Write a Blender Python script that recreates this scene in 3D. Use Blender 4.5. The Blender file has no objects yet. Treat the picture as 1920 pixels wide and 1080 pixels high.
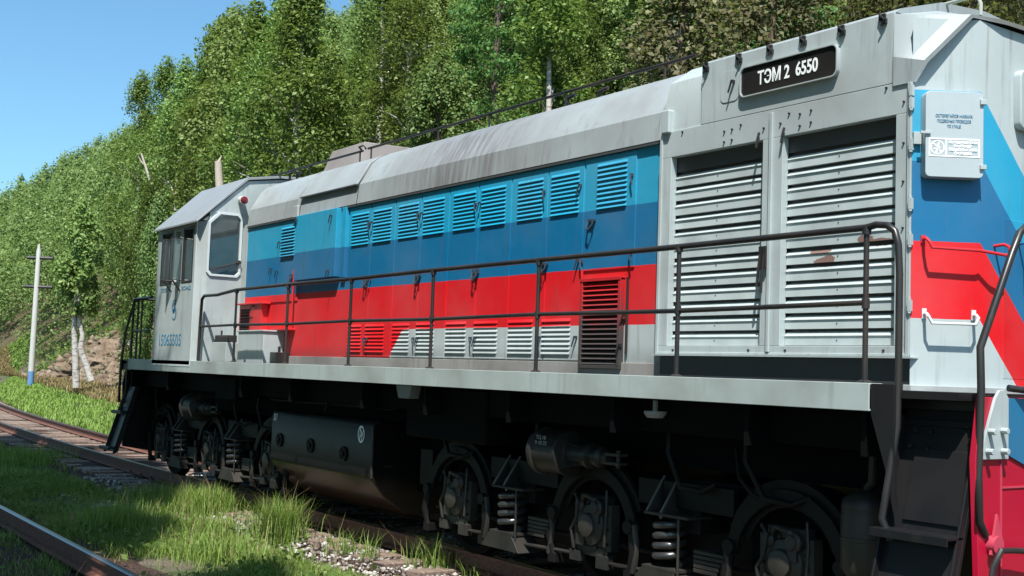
import bpy, bmesh, math, random
import numpy as np
random.seed(4)
from mathutils import Vector, Matrix

# ------------------------------------------------------------------ camera, sky, sun, exposure
SC = bpy.context.scene
COL = SC.collection
R_ = math.radians

cam_d = bpy.data.cameras.new('camera')
cam = bpy.data.objects.new('camera', cam_d)
COL.objects.link(cam)
SC.camera = cam
cam_d.sensor_width = 36.0
cam_d.lens = 36.0 * 2207.4 / 1920.0
cam_d.clip_start = 0.05
cam_d.clip_end = 3000
_r = Vector((0.5736558, 0.81836941, 0.03450397))
_u = Vector((0.03902432, -0.06938309, 0.99682651))
_f = Vector((-0.81816632, 0.57048882, 0.07173832))
m4 = Matrix((( _r.x, _u.x, -_f.x, 11.9838), (_r.y, _u.y, -_f.y, -7.322), (_r.z, _u.z, -_f.z, 1.7897), (0, 0, 0, 1)))
cam.matrix_world = m4

SUN_EL, SUN_AZ = R_(60), R_(40)            # azimuth measured from +x towards -y
sdir = Vector((math.cos(SUN_EL)*math.cos(SUN_AZ), -math.cos(SUN_EL)*math.sin(SUN_AZ), math.sin(SUN_EL)))
W = bpy.data.worlds.new('World')
SC.world = W
W.use_nodes = True
nt = W.node_tree
sky = nt.nodes.new('ShaderNodeTexSky')
sky.sky_type = 'NISHITA'
sky.sun_disc = False
sky.sun_elevation = SUN_EL
sky.sun_rotation = math.atan2(sdir.x, sdir.y)
sky.air_density = 1.0
sky.dust_density = 1.3
sky.ozone_density = 1.0
tint = nt.nodes.new('ShaderNodeMix'); tint.data_type = 'RGBA'; tint.blend_type = 'MULTIPLY'
tint.inputs[0].default_value = 1.0; tint.inputs[7].default_value = (.74, 1.10, 1.22, 1)     # the camera's cool white balance
nt.links.new(sky.outputs[0], tint.inputs[6]); nt.links.new(tint.outputs[2], nt.nodes['Background'].inputs[0])
nt.nodes['Background'].inputs[1].default_value = 0.095
sun_d = bpy.data.lights.new('sun', 'SUN')
sun_d.energy = 5.0
sun_d.angle = R_(0.53)
sun_d.color = (1.0, 0.96, 0.9)
sun = bpy.data.objects.new('sun', sun_d)
COL.objects.link(sun)
sun.rotation_euler = sdir.to_track_quat('Z', 'Y').to_euler()
sun.location = sdir * 60
SC.view_settings.view_transform = 'Standard'
SC.view_settings.look = 'None'
SC.view_settings.gamma = 1.0
SC.view_settings.exposure = 0.75
SC.cycles.max_bounces = 8
SC.cycles.transparent_max_bounces = 8

# ------------------------------------------------------------------ helpers
class MB:
    def __init__(s): s.v = []; s.f = []
    def add(s, vs, fs):
        o = len(s.v); s.v += [tuple(map(float, v)) for v in vs]; s.f += [tuple(i + o for i in f) for f in fs]; return s
    def box(s, x0, x1, y0, y1, z0, z1):
        return s.add([(x0,y0,z0),(x1,y0,z0),(x1,y1,z0),(x0,y1,z0),(x0,y0,z1),(x1,y0,z1),(x1,y1,z1),(x0,y1,z1)],
                     [(0,3,2,1),(4,5,6,7),(0,1,5,4),(1,2,6,5),(2,3,7,6),(3,0,4,7)])
    def prism(s, poly, axis, a0, a1):
        n = len(poly)
        def P(p, a):
            return (a, p[0], p[1]) if axis == 'x' else (p[0], a, p[1]) if axis == 'y' else (p[0], p[1], a)
        vs = [P(p, a0) for p in poly] + [P(p, a1) for p in poly]
        fs = [tuple(range(n))[::-1], tuple(range(n, 2*n))] + [(i, (i+1) % n, n + (i+1) % n, n + i) for i in range(n)]
        return s.add(vs, fs)
    def tube(s, pts, r, n=8, caps=True):
        pts = [Vector(p) for p in pts]
        rs = r if isinstance(r, (list, tuple)) else [r]*len(pts)
        t0 = (pts[1]-pts[0]).normalized()
        a = Vector((0,0,1)) if abs(t0.z) < .9 else Vector((1,0,0))
        nrm = t0.cross(a).normalized()
        vs = []; L = len(pts)
        for i, p in enumerate(pts):
            if i == 0: t = t0
            elif i == L-1: t = (pts[i]-pts[i-1]).normalized()
            else: t = ((pts[i+1]-p).normalized() + (p-pts[i-1]).normalized()).normalized()
            nrm = (nrm - t*nrm.dot(t)).normalized()
            b = t.cross(nrm)
            for k in range(n):
                q = 2*math.pi*k/n
                vs.append(p + (nrm*math.cos(q) + b*math.sin(q))*rs[i])
        fs = [(i*n+k, i*n+(k+1) % n, (i+1)*n+(k+1) % n, (i+1)*n+k) for i in range(L-1) for k in range(n)]
        if caps: fs += [tuple(range(n))[::-1], tuple(range((L-1)*n, L*n))]
        return s.add(vs, fs)
    def cyl(s, p0, p1, r0, r1=None, n=20): return s.tube([p0, p1], [r0, r0 if r1 is None else r1], n)
    def coil(s, c, R, w, turns, h, n=14, k=7):
        N = int(turns*n); pts = [(c[0]+R*math.cos(2*math.pi*i/n), c[1]+R*math.sin(2*math.pi*i/n), c[2]+h*i/N) for i in range(N+1)]
        return s.tube(pts, w, k)
    def lathe(s, prof, origin, axis, n=28):
        # prof: (radius, along)
        vs = []
        for r, a in prof:
            for k in range(n):
                q = 2*math.pi*k/n; c, d = r*math.cos(q), r*math.sin(q)
                p = (a, c, d) if axis == 'x' else (c, a, d) if axis == 'y' else (c, d, a)
                vs.append((origin[0]+p[0], origin[1]+p[1], origin[2]+p[2]))
        fs = [(i*n+k, i*n+(k+1) % n, (i+1)*n+(k+1) % n, (i+1)*n+k) for i in range(len(prof)-1) for k in range(n)]
        fs += [tuple(range(n))[::-1], tuple(range((len(prof)-1)*n, len(prof)*n))]
        return s.add(vs, fs)
    def xf(s, M):
        s.v = [tuple(M @ Vector(v)) for v in s.v]; return s
    def mir(s):
        # add the copy mirrored across y = 0
        o = len(s.v); n = len(s.f)
        s.v += [(x, -y, z) for x, y, z in s.v[:o]]
        s.f += [tuple(i+o for i in f)[::-1] for f in s.f[:n]]
        return s
    def build(s, name, mat, parent=None, bevel=0, smooth=35, seg=2):
        me = bpy.data.meshes.new(name)
        me.from_pydata(s.v, [], s.f)
        bm = bmesh.new(); bm.from_mesh(me)
        bmesh.ops.recalc_face_normals(bm, faces=bm.faces)
        bm.to_mesh(me); bm.free()
        me.materials.append(mat)
        o = bpy.data.objects.new(name, me); COL.objects.link(o)
        if parent is not None: o.parent = parent
        if smooth:
            me.shade_smooth(); me.set_sharp_from_angle(angle=R_(smooth))
        if bevel:
            b = o.modifiers.new('bevel', 'BEVEL'); b.width = bevel; b.segments = seg; b.limit_method = 'ANGLE'; b.angle_limit = R_(35)
            b.harden_normals = True
        return o

def np_mesh(name, V, F, mat, parent=None, smooth=False):
    """V (n,3), F (m,k) arrays -> object"""
    me = bpy.data.meshes.new(name)
    V = np.asarray(V, np.float32); F = np.asarray(F, np.int32); m, k = F.shape
    me.vertices.add(len(V)); me.vertices.foreach_set('co', V.ravel())
    me.loops.add(m*k); me.loops.foreach_set('vertex_index', F.ravel())
    me.polygons.add(m); me.polygons.foreach_set('loop_start', np.arange(0, m*k, k, dtype=np.int32))
    me.update(calc_edges=True); me.validate()
    me.materials.append(mat)
    if smooth: me.shade_smooth()
    o = bpy.data.objects.new(name, me); COL.objects.link(o)
    if parent is not None: o.parent = parent
    return o

def empty(name, loc=(0,0,0), rz=0):
    o = bpy.data.objects.new(name, None); COL.objects.link(o); o.location = loc; o.rotation_euler = (0,0,rz); o.empty_display_size = .3
    return o

def tag(o, label=None, cat=None, group=None, kind=None):
    if label: o['label'] = label
    if cat: o['category'] = cat
    if group: o['group'] = group
    if kind: o['kind'] = kind
    return o

def twin(o):
    """the same part again on the far side (mirrored across y = 0), with copies of its children"""
    c = o.copy(); COL.objects.link(c); c.scale = (1, -1, 1)
    return c
def each(makers, name, mat, parent, **kw):
    """one object per piece"""
    return [m.build(name, mat, parent, **kw) for m in makers]

# ------------------------------------------------------------------ materials
class NT:
    def __init__(s, name):
        s.m = bpy.data.materials.new(name); s.m.use_nodes = True
        s.t = s.m.node_tree; s.b = s.t.nodes['Principled BSDF']; s.out = s.t.nodes['Material Output']
    def n(s, typ, **kw):
        q = s.t.nodes.new(typ)
        for k, v in kw.items(): setattr(q, k, v)
        return q
    def l(s, a, b): s.t.links.new(a, b)
    def math(s, op, a, b=None, c=None, clamp=False):
        q = s.n('ShaderNodeMath', operation=op, use_clamp=clamp)
        for i, x in enumerate((a, b, c)):
            if x is None: continue
            if hasattr(x, 'links'): s.l(x, q.inputs[i])
            else: q.inputs[i].default_value = x
        return q.outputs[0]
    def mix(s, fac, a, b, blend='MIX'):
        q = s.n('ShaderNodeMix', data_type='RGBA', blend_type=blend)
        for i, x in ((0, fac), (6, a), (7, b)):
            if hasattr(x, 'links'): s.l(x, q.inputs[i])
            elif i == 0: q.inputs[i].default_value = x
            else: q.inputs[i].default_value = (*x, 1)
        return q.outputs[2]
    def noise(s, vec, scale, detail=4, rough=.55, dist=0):
        q = s.n('ShaderNodeTexNoise'); q.inputs['Scale'].default_value = scale; q.inputs['Detail'].default_value = detail
        q.inputs['Roughness'].default_value = rough; q.inputs['Distortion'].default_value = dist
        if vec is not None: s.l(vec, q.inputs['Vector'])
        return q.outputs['Fac']
    def ramp(s, fac, stops, interp='LINEAR'):
        q = s.n('ShaderNodeValToRGB'); q.color_ramp.interpolation = interp
        e = q.color_ramp.elements
        while len(e) < len(stops): e.new(0.5)
        for i, (p, c) in enumerate(stops):
            e[i].position = p; e[i].color = (*c, 1) if hasattr(c, '__len__') else (c, c, c, 1)
        s.l(fac, q.inputs[0]); return q.outputs[0]
    def coords(s, kind='Object', scale=None):
        tc = s.n('ShaderNodeTexCoord'); v = tc.outputs[kind]
        if scale:
            mp = s.n('ShaderNodeMapping'); mp.inputs['Scale'].default_value = scale; s.l(v, mp.inputs['Vector']); v = mp.outputs[0]
        return v
    def bump(s, h, strength, dist=.01):
        q = s.n('ShaderNodeBump'); q.inputs['Strength'].default_value = strength; q.inputs['Distance'].default_value = dist
        s.l(h, q.inputs['Height']); s.l(q.outputs[0], s.b.inputs['Normal'])
    def set(s, rough=None, metal=None, spec=None, color=None):
        if rough is not None: s.b.inputs['Roughness'].default_value = rough
        if metal is not None: s.b.inputs['Metallic'].default_value = metal
        if spec is not None: s.b.inputs['Specular IOR Level'].default_value = spec
        if color is not None: s.b.inputs['Base Color'].default_value = (*color, 1)
        return s

def paint(name, col, dirt=(.12,.10,.08), amount=.35, rough=.42, wave=.25, streak=.5, spec=.5):
    """weathered paint: base colour, soft blotches, vertical run-off streaks, chips"""
    q = NT(name)
    v = q.coords('Object'); sv = q.coords('Object', (9, 9, .7))
    big = q.noise(v, 1.3, 5); st = q.noise(sv, 1.6, 5, .6); fine = q.noise(v, 38, 3)
    f1 = q.ramp(big, [(.42, 0), (.75, 1)])
    f2 = q.ramp(st, [(.52, 0), (.78, 1)])
    d = q.math('MULTIPLY', q.math('MAXIMUM', q.math('MULTIPLY', f1, .6), q.math('MULTIPLY', f2, streak)), amount, clamp=True)
    c = q.mix(q.math('MULTIPLY', fine, .12), col, tuple(x*.6 for x in col))
    c = q.mix(d, c, dirt)
    q.l(c, q.b.inputs['Base Color'])
    q.l(q.math('ADD', q.math('MULTIPLY', big, .25), rough-.12), q.b.inputs['Roughness'])
    q.set(spec=spec)
    if wave: q.bump(q.noise(v, 2.2, 2), wave, .02)
    return q.m

GREY = (.40, .455, .46)
LBLUE = (.012, .30, .49)
BLUE = (.004, .130, .285)
RED = (.62, .008, .014)

def livery():
    q = NT('livery_paint')
    v = q.coords('Object')
    sp = q.n('ShaderNodeSeparateXYZ'); q.l(v, sp.inputs[0])
    x, y, z = sp.outputs
    ay = q.math('ABSOLUTE', y)
    zp = q.math('ADD', z, q.math('MAXIMUM', q.math('SUBTRACT', .62, ay), 0))
    wob = q.math('MULTIPLY', q.math('SUBTRACT', q.noise(v, 3, 3), .5), .012)
    zp = q.math('ADD', zp, wob)
    g = lambda t: q.math('GREATER_THAN', zp, t)
    front = q.math('GREATER_THAN', x, 7.32)
    # lower stripe: pale grey ahead of a slanted line, red behind it
    diag = q.math('GREATER_THAN', q.math('ADD', x, q.math('MULTIPLY', z, -.97)), .73-2.21*.97)
    low = q.mix(diag, RED, GREY)
    c = q.mix(g(2.222), low, RED)
    c = q.mix(g(2.715), c, BLUE)
    c = q.mix(g(3.228), c, LBLUE)
    c = q.mix(q.math('MULTIPLY', g(3.69), front), c, GREY)
    # faded patches, streaks, grime near the walkway
    big = q.noise(v, .9, 5)
    c = q.mix(q.math('MULTIPLY', q.ramp(big, [(.4, 0), (.75, 1)]), .17), c, (.27, .28, .29))
    sv = q.coords('Object', (7, 7, .6))
    st = q.ramp(q.noise(sv, 1.7, 5, .6), [(.56, 0), (.8, 1)])
    c = q.mix(q.math('MULTIPLY', st, .46), c, (.085, .07, .06))
    gr = q.n('ShaderNodeMapRange'); q.l(z, gr.inputs[0]); gr.inputs[1].default_value = 2.06; gr.inputs[2].default_value = 1.80
    gm = q.math('MULTIPLY', q.math('MULTIPLY', gr.outputs[0], q.ramp(q.noise(v, 2.6, 6, .65), [(.3, .25), (.62, 1)])), .85, clamp=True)
    notf = q.math('SUBTRACT', 1, front)
    c = q.mix(q.math('MULTIPLY', gm, notf), c, (.07, .06, .055))
    q.l(c, q.b.inputs['Base Color'])
    q.l(q.math('ADD', q.math('MULTIPLY', big, .3), .36), q.b.inputs['Roughness'])
    rv = q.coords('Object', (15, 15, .55))
    rs = q.math('MULTIPLY', q.ramp(q.noise(rv, 1.3, 5, .6), [(.62, 0), (.78, 1)]), q.ramp(q.noise(v, .8, 3), [(.42, .1), (.62, .55)]))
    c = q.mix(rs, c, (.15,.07,.045))
    chip = q.ramp(q.noise(v, 26, 5, .7), [(.70, 0), (.73, 1)])
    q.l(q.mix(q.math('MULTIPLY', chip, q.ramp(q.noise(v, 1.1, 3), [(.5, 0), (.6, .7)])), c, (.10,.06,.045)), q.b.inputs['Base Color'])
    q.bump(q.noise(v, 1.7, 3), .38, .025); q.set(spec=.28)
    return q.m

M = {}
M['livery'] = livery()
M['grey'] = paint('grey_paint', GREY, dirt=(.13,.11,.09), amount=.6, streak=.7, wave=.4)
M['roof'] = paint('roof_grey_paint', (.32,.36,.37), dirt=(.10,.085,.08), amount=.85, streak=.8)
def sooty_roof():
    M_ = paint('sooty_hood_roof', (.315,.355,.365), dirt=(.13,.115,.105), amount=.75, streak=.8)
    t = M_.node_tree; b = t.nodes['Principled BSDF']; src = b.inputs['Base Color'].links[0].from_socket
    q = NT.__new__(NT); q.m = M_; q.t = t; q.b = b
    v = q.coords('Object'); sp = q.n('ShaderNodeSeparateXYZ'); q.l(v, sp.inputs[0])
    x = q.math('ADD', sp.outputs[0], q.math('MULTIPLY', q.math('SUBTRACT', q.noise(v, 1.2, 5), .5), 1.6))
    band = q.math('SUBTRACT', 1, q.math('MULTIPLY', q.math('ABSOLUTE', q.math('SUBTRACT', x, 1.7)), .55), clamp=True)
    sv = q.coords('Object', (11, 3, .8)); st = q.ramp(q.noise(sv, 1.5, 6, .65), [(.38, 0), (.62, 1)])
    q.l(q.mix(q.math('MULTIPLY', q.math('MULTIPLY', band, q.math('ADD', q.math('MULTIPLY', st, .65), .35)), .85, clamp=True), src, (.12,.105,.105)), b.inputs['Base Color'])
    return M_
M['hood_roof'] = sooty_roof()
M['shutter'] = paint('shutter_aluminium_paint', (.60,.645,.645), amount=.25, rough=.34, wave=0)
M['sill'] = paint('sill_pale_paint', (.37,.43,.42), dirt=(.12,.10,.08), amount=.9, rough=.5)
M['black'] = paint('black_paint', (.009,.009,.0105), dirt=(.035,.03,.026), amount=.8, rough=.42, wave=.2, spec=.3)
M['black_shade'] = paint('black_with_shade', (.003,.003,.0035), dirt=(.006,.005,.005), amount=.6, rough=.7, wave=0, spec=.08)  # near-black; carries the deep shade of underframe and recesses in its colour
M['under'] = paint('oily_running_gear', (.006,.0058,.006), dirt=(.018,.015,.013), amount=.9, rough=.5, wave=.3, streak=.3, spec=.18)
M['spring'] = paint('oily_spring_steel', (.022,.022,.023), dirt=(.05,.045,.04), amount=.5, rough=.3, wave=0, spec=.8)
M['rail_pipe'] = paint('handrail_black_paint', (.018,.018,.019), dirt=(.10,.07,.05), amount=.6, rough=.35, wave=0)
M['pilot_red'] = paint('pilot_red_paint', (.44,.004,.03), dirt=(.06,.015,.02), amount=.35, rough=.4)
M['pilot_blue'] = paint('pilot_blue_paint', (.012,.15,.30), amount=.3)
M['handle_red'] = paint('handle_red_paint', (.55,.02,.025), amount=.2, wave=0)
M['pink'] = paint('faded_red_paint', (.50,.05,.09), amount=.3, wave=0)
M['white'] = paint('white_paint', (.62,.65,.65), amount=.1, wave=0)
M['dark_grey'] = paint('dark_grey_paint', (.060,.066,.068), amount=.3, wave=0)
M['dim_letter'] = NT('letter_faded').set(rough=.7, color=(.28,.28,.28)).m
M['frame_grey'] = paint('light_frame_paint', (.56,.62,.63), amount=.2, wave=0)
M['edge'] = paint('edge_highlight', (.11,.105,.10), dirt=(.04,.035,.03), amount=.8, wave=0)  # pale tone for rods that paint highlights along the gussets
M['cast'] = paint('oily_castings', (.016,.0155,.015), dirt=(.085,.072,.058), amount=.9, rough=.45, wave=.5, streak=.3, spec=.35)
M['letter'] = NT('letter_white').set(rough=.5, color=(.85,.88,.88)).m
M['letter_blue'] = NT('letter_blue').set(rough=.5, color=(.03,.16,.27)).m
M['letter_paleblue'] = NT('letter_pale_blue').set(rough=.5, color=(.045,.19,.31)).m
M['plate_black'] = paint('nameplate_black', (.012,.012,.013), amount=.2, rough=.25, wave=0)
M['cloth'] = NT('light_blue_cloth').set(rough=.9, color=(.12,.52,.65)).m
M['cream'] = paint('cab_interior_cream', (.70,.66,.54), amount=.3)
M['darkgreen'] = paint('cab_interior_dark', (.020,.026,.026), amount=.3)
M['rubber'] = NT('rubber_black').set(rough=.6, color=(.012,.012,.012)).m
M['redlens'] = NT('red_lens').set(rough=.2, color=(.14,.008,.012)).m

def glass():
    q = NT('window_glass')
    g = q.n('ShaderNodeBsdfGlossy'); g.inputs['Roughness'].default_value = .03; g.inputs['Color'].default_value = (.9,.95,.95,1)
    t = q.n('ShaderNodeBsdfTransparent'); t.inputs['Color'].default_value = (.50,.56,.55,1)
    fr = q.n('ShaderNodeFresnel'); fr.inputs['IOR'].default_value = 1.5
    mx = q.n('ShaderNodeMixShader'); q.l(q.math('ADD', fr.outputs[0], .12), mx.inputs[0]); q.l(t.outputs[0], mx.inputs[1]); q.l(g.outputs[0], mx.inputs[2])
    df = q.n('ShaderNodeBsdfDiffuse'); df.inputs['Color'].default_value = (.42,.50,.52,1)  # pale diffuse veil stands in for bright reflections in the panes
    m3 = q.n('ShaderNodeMixShader'); q.l(q.math('MULTIPLY', q.noise(q.coords('Object'), 3, 5, .65), .16), m3.inputs[0]); q.l(mx.outputs[0], m3.inputs[1]); q.l(df.outputs[0], m3.inputs[2])
    q.l(m3.outputs[0], q.out.inputs['Surface'])
    return q.m
M['glass'] = glass()

def rust(name, a, b, rough=.75):
    q = NT(name); v = q.coords('Object')
    c = q.mix(q.noise(v, 6, 6, .7), a, b)
    c = q.mix(q.ramp(q.noise(v, 45, 4), [(.45, 0), (.7, 1)]), c, tuple(x*.45 for x in a))
    q.l(c, q.b.inputs['Base Color']); q.set(rough=rough); q.bump(q.noise(v, 60, 4), .3, .004)
    return q.m
M['rust'] = rust('rusty_steel', (.11,.042,.025), (.20,.09,.06))
M['railhead'] = NT('worn_rail_head').set(rough=.28, metal=.85, color=(.22,.22,.23)).m
def wood():
    q = NT('weathered_sleeper'); v = q.coords('Object', (1, 12, 6))
    c = q.ramp(q.noise(v, 2.2, 6, .65), [(.25, (.07,.052,.042)), (.5, (.19,.135,.105)), (.8, (.34,.27,.22))])
    q.l(c, q.b.inputs['Base Color']); q.set(rough=.85); q.bump(q.noise(v, 5, 5), .6, .01)
    return q.m
M['wood'] = wood()
def concrete():
    q = NT('concrete'); v = q.coords('Object')
    sp = q.n('ShaderNodeSeparateXYZ'); q.l(v, sp.inputs[0])
    c = q.mix(q.noise(v, 4, 6), (.50,.50,.46), (.38,.38,.36))
    c = q.mix(q.math('LESS_THAN', sp.outputs[2], .95), c, (.10,.22,.42))
    q.l(c, q.b.inputs['Base Color']); q.set(rough=.8)
    return q.m
M['concrete'] = concrete()

def leafmat(name, a, b, trans=.45, bright=1.0):
    q = NT(name)
    gi = q.n('ShaderNodeNewGeometry'); oi = q.n('ShaderNodeObjectInfo')
    r1 = gi.outputs['Random Per Island']; r2 = oi.outputs['Random']
    c = q.mix(r1, a, b)
    hs = q.n('ShaderNodeHueSaturation'); q.l(c, hs.inputs['Color'])
    q.l(q.math('ADD', q.math('MULTIPLY', r2, .04), .48), hs.inputs['Hue'])
    q.l(q.math('ADD', q.math('MULTIPLY', r2, .5), .75), hs.inputs['Value'])
    d = q.n('ShaderNodeBsdfDiffuse'); t = q.n('ShaderNodeBsdfTranslucent'); g = q.n('ShaderNodeBsdfGlossy')
    g.inputs['Roughness'].default_value = .5; g.inputs['Color'].default_value = (.55,.62,.4,1)
    q.l(hs.outputs[0], d.inputs[0])
    tc = q.mix(.5, hs.outputs[0], (.16,.22,.02)); q.l(tc, t.inputs[0])
    mx = q.n('ShaderNodeMixShader'); mx.inputs[0].default_value = trans; q.l(d.outputs[0], mx.inputs[1]); q.l(t.outputs[0], mx.inputs[2])
    m2 = q.n('ShaderNodeMixShader'); m2.inputs[0].default_value = .04; q.l(mx.outputs[0], m2.inputs[1]); q.l(g.outputs[0], m2.inputs[2])
    q.l(m2.outputs[0], q.out.inputs['Surface'])
    return q.m
M['leaf'] = leafmat('birch_leaf', (.122,.208,.050), (.262,.345,.105))
M['leaf_far'] = leafmat('distant_leaf', (.100,.162,.044), (.205,.275,.088))
M['leaf_dark'] = leafmat('dense_leaf', (.090,.165,.044), (.175,.250,.075))
M['leaf_brown'] = leafmat('dry_shaded_leaf', (.085,.090,.042), (.16,.13,.07), .4)
M['needle'] = leafmat('larch_needle', (.085,.175,.055), (.15,.26,.085), .45)
M['grass'] = leafmat('grass_blade', (.13,.225,.034), (.29,.39,.095), .42)
M['drygrass'] = leafmat('dry_grass_blade', (.26,.19,.09), (.38,.29,.16), .4)
M['weed'] = leafmat('weed_leaf', (.10,.18,.04), (.20,.29,.08), .45)
def bark():
    q = NT('birch_bark'); v = q.coords('Object', (2.5, 2.5, 9))
    c = q.ramp(q.noise(v, 1.6, 5, .7), [(.36, (.03,.026,.024)), (.46, (.42,.39,.36)), (.8, (.62,.58,.54))])
    q.l(c, q.b.inputs['Base Color']); q.set(rough=.8)
    return q.m
M['bark'] = bark()
M['whitewash'] = paint('whitewashed_bark', (.80,.80,.78), amount=.2, rough=.8, wave=0)
M['bark_dark'] = rust('dark_bark', (.10,.07,.05), (.17,.13,.10), .9)
M['deadwood'] = rust('pale_dead_wood', (.62,.56,.48), (.45,.36,.29), .9)

# ------------------------------------------------------------------ ground and hill
def smooth(t): t = np.clip(t, 0, 1); return t*t*(3-2*t)
def toe(x): return 8.0 + 6.0*smooth((-5.0-np.asarray(x, float))/55.0)
def curve(x):
    d = np.maximum(-6.0-np.asarray(x, float), 0); return np.where(d < 90, d*d/(2*260.0), 90*90/520.0 + (d-90)*90/260.0)
def tz(x, y):
    x = np.asarray(x, float); y = np.asarray(y, float)
    d = y - toe(x)
    n = .35*np.sin(x*.31+1.7*np.sin(y*.17)) + .3*np.sin(y*.43+x*.12) + .18*np.sin(x*.9+y*.7)
    hill = .70*np.clip(d, 0, 150) + np.clip(d, 0, 9)/9*(1.2 + n*1.3)
    bump = .05*np.sin(x*.8+y*.5)+.04*np.sin(x*1.9-y*1.3)
    berm = .35*smooth((y-(toe(x)-5))/5)
    flat = -.30 + bump*smooth((np.abs(y+1.5-curve(x))-3.5)/3) + np.where(y > 0, berm, 0)
    return flat + np.where(d > 0, hill, 0)

xs = np.unique(np.concatenate([np.linspace(-900,-300,20), np.linspace(-300,-90,70), np.linspace(-90,30,200), np.linspace(30,120,20), np.linspace(120,900,14)]))
ys = np.unique(np.concatenate([np.linspace(-900,-60,16), np.linspace(-60,-8,26), np.linspace(-8,45,130), np.linspace(45,170,60), np.linspace(170,900,12)]))
XX, YY = np.meshgrid(xs, ys, indexing='ij')
V = np.stack([XX, YY, tz(XX, YY)], -1).reshape(-1, 3)
ni, nj = len(xs), len(ys)
I = np.arange(ni*nj).reshape(ni, nj)
F = np.stack([I[:-1,:-1], I[1:,:-1], I[1:,1:], I[:-1,1:]], -1).reshape(-1, 4)
def groundmat():
    q = NT('ground_soil'); v = q.coords('Object')
    sp = q.n('ShaderNodeSeparateXYZ'); q.l(v, sp.inputs[0])
    n1 = q.noise(v, .7, 6, .65); n2 = q.noise(v, 7, 5, .7); n3 = q.noise(v, 55, 3, .6)
    soil = q.mix(n2, (.075,.058,.042), (.16,.13,.10))
    soil = q.mix(q.ramp(n3, [(.5, 0), (.72, 1)]), soil, (.26,.24,.21))
    moss = q.mix(n2, (.03,.055,.014), (.07,.10,.03))
    c = q.mix(q.ramp(n1, [(.42, 0), (.58, 1)]), soil, moss)
    hillf = q.n('ShaderNodeMapRange'); q.l(sp.outputs[2], hillf.inputs[0]); hillf.inputs[1].default_value = .1; hillf.inputs[2].default_value = 1.5
    hc = q.mix(q.ramp(n1, [(.35, 0), (.65, 1)]), (.13,.09,.06), (.045,.06,.022))
    c = q.mix(hillf.outputs[0], c, hc)
    q.l(c, q.b.inputs['Base Color']); q.set(rough=.95, spec=.1)
    q.bump(q.math('ADD', n2, q.math('MULTIPLY', n3, .4)), .8, .06)
    return q.m
ground = np_mesh('ground', V, F, groundmat(), smooth=True)
tag(ground, 'grassy railway verge rising into the wooded hillside', 'ground', kind='structure')

# ------------------------------------------------------------------ railway tracks
def ballast_bed(yc, x0, x1, curved):
    xs = np.arange(x0, x1+.01, .4); rows = []
    prof = [(-1.75,-.33), (-1.35,-.245), (-.9,-.212), (0,-.208), (.9,-.212), (1.35,-.245), (1.75,-.33)]
    rng = np.random.default_rng(3)
    Vv = []
    for x in xs:
        c = float(curve(x)) if curved else 0
        for dy, z in prof: Vv.append((x, yc+c+dy, z+rng.normal()*.012))
    k = len(prof); n = len(xs)
    I = np.arange(n*k).reshape(n, k)
    return np.array(Vv), np.stack([I[:-1,:-1], I[1:,:-1], I[1:,1:], I[:-1,1:]], -1).reshape(-1, 4)
def ballastmat():
    q = NT('ballast_bed_material'); v = q.coords('Object')
    vo = q.n('ShaderNodeTexVoronoi'); vo.inputs['Scale'].default_value = 22; q.l(v, vo.inputs['Vector'])
    c = q.mix(q.noise(v, 30, 3), (.115,.058,.042), (.21,.135,.105))
    c = q.mix(q.ramp(vo.outputs['Distance'], [(.0, 0), (.5, 1)]), c, (.045,.032,.027))
    q.l(c, q.b.inputs['Base Color']); q.set(rough=.95, spec=.1)
    q.bump(vo.outputs['Distance'], 1.0, .03)
    return q.m
BM = ballastmat()
for yc, x0, x1, cv, lb in ((0, -110, 14, True, 'rust stained ballast under the locomotive track'), (-4.9, -110, 14, False, 'dark ballast under the second track in front')):
    V, F = ballast_bed(yc, x0, x1, cv)
    tag(np_mesh('track_bed', V, F, BM, smooth=True), lb, 'track bed', kind='structure')

RP = [(-.075,-.18),(.075,-.18),(.075,-.165),(.012,-.145),(.010,-.045),(.036,-.035),(.037,-.002),(.028,.0),(-.028,.0),(-.037,-.002),(-.036,-.035),(-.010,-.045),(-.012,-.145),(-.075,-.165)]
def rail(parent, yc, x0, x1, cv, head):
    xs = np.arange(x0, x1+.01, 1.0); k = len(RP); vs = []
    for x in xs:
        c = float(curve(x)) if cv else 0
        vs += [(x, yc+c+p[0], p[1]) for p in RP]
    fs = [(i*k+j, i*k+(j+1) % k, (i+1)*k+(j+1) % k, (i+1)*k+j) for i in range(len(xs)-1) for j in range(k)]
    fs += [tuple(range(k)), tuple(range((len(xs)-1)*k, len(xs)*k))]
    o = MB().add(vs, fs).build('rail', M['rust'], parent, smooth=20)
    o.data.materials.append(M['railhead'])
    for p in o.data.polygons:
        if p.normal.z > .8 and p.center.z > -.01: p.material_index = 1
    return o
def sleeper_mesh(seed):
    rng = random.Random(seed); b = MB().box(-.12, .12, -1.36, 1.36, -.33, -.178)
    b.v = [(x+rng.uniform(-.015,.015), y+rng.uniform(-.04,.04), z+rng.uniform(-.012,.008)) for x, y, z in b.v]
    return b
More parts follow.
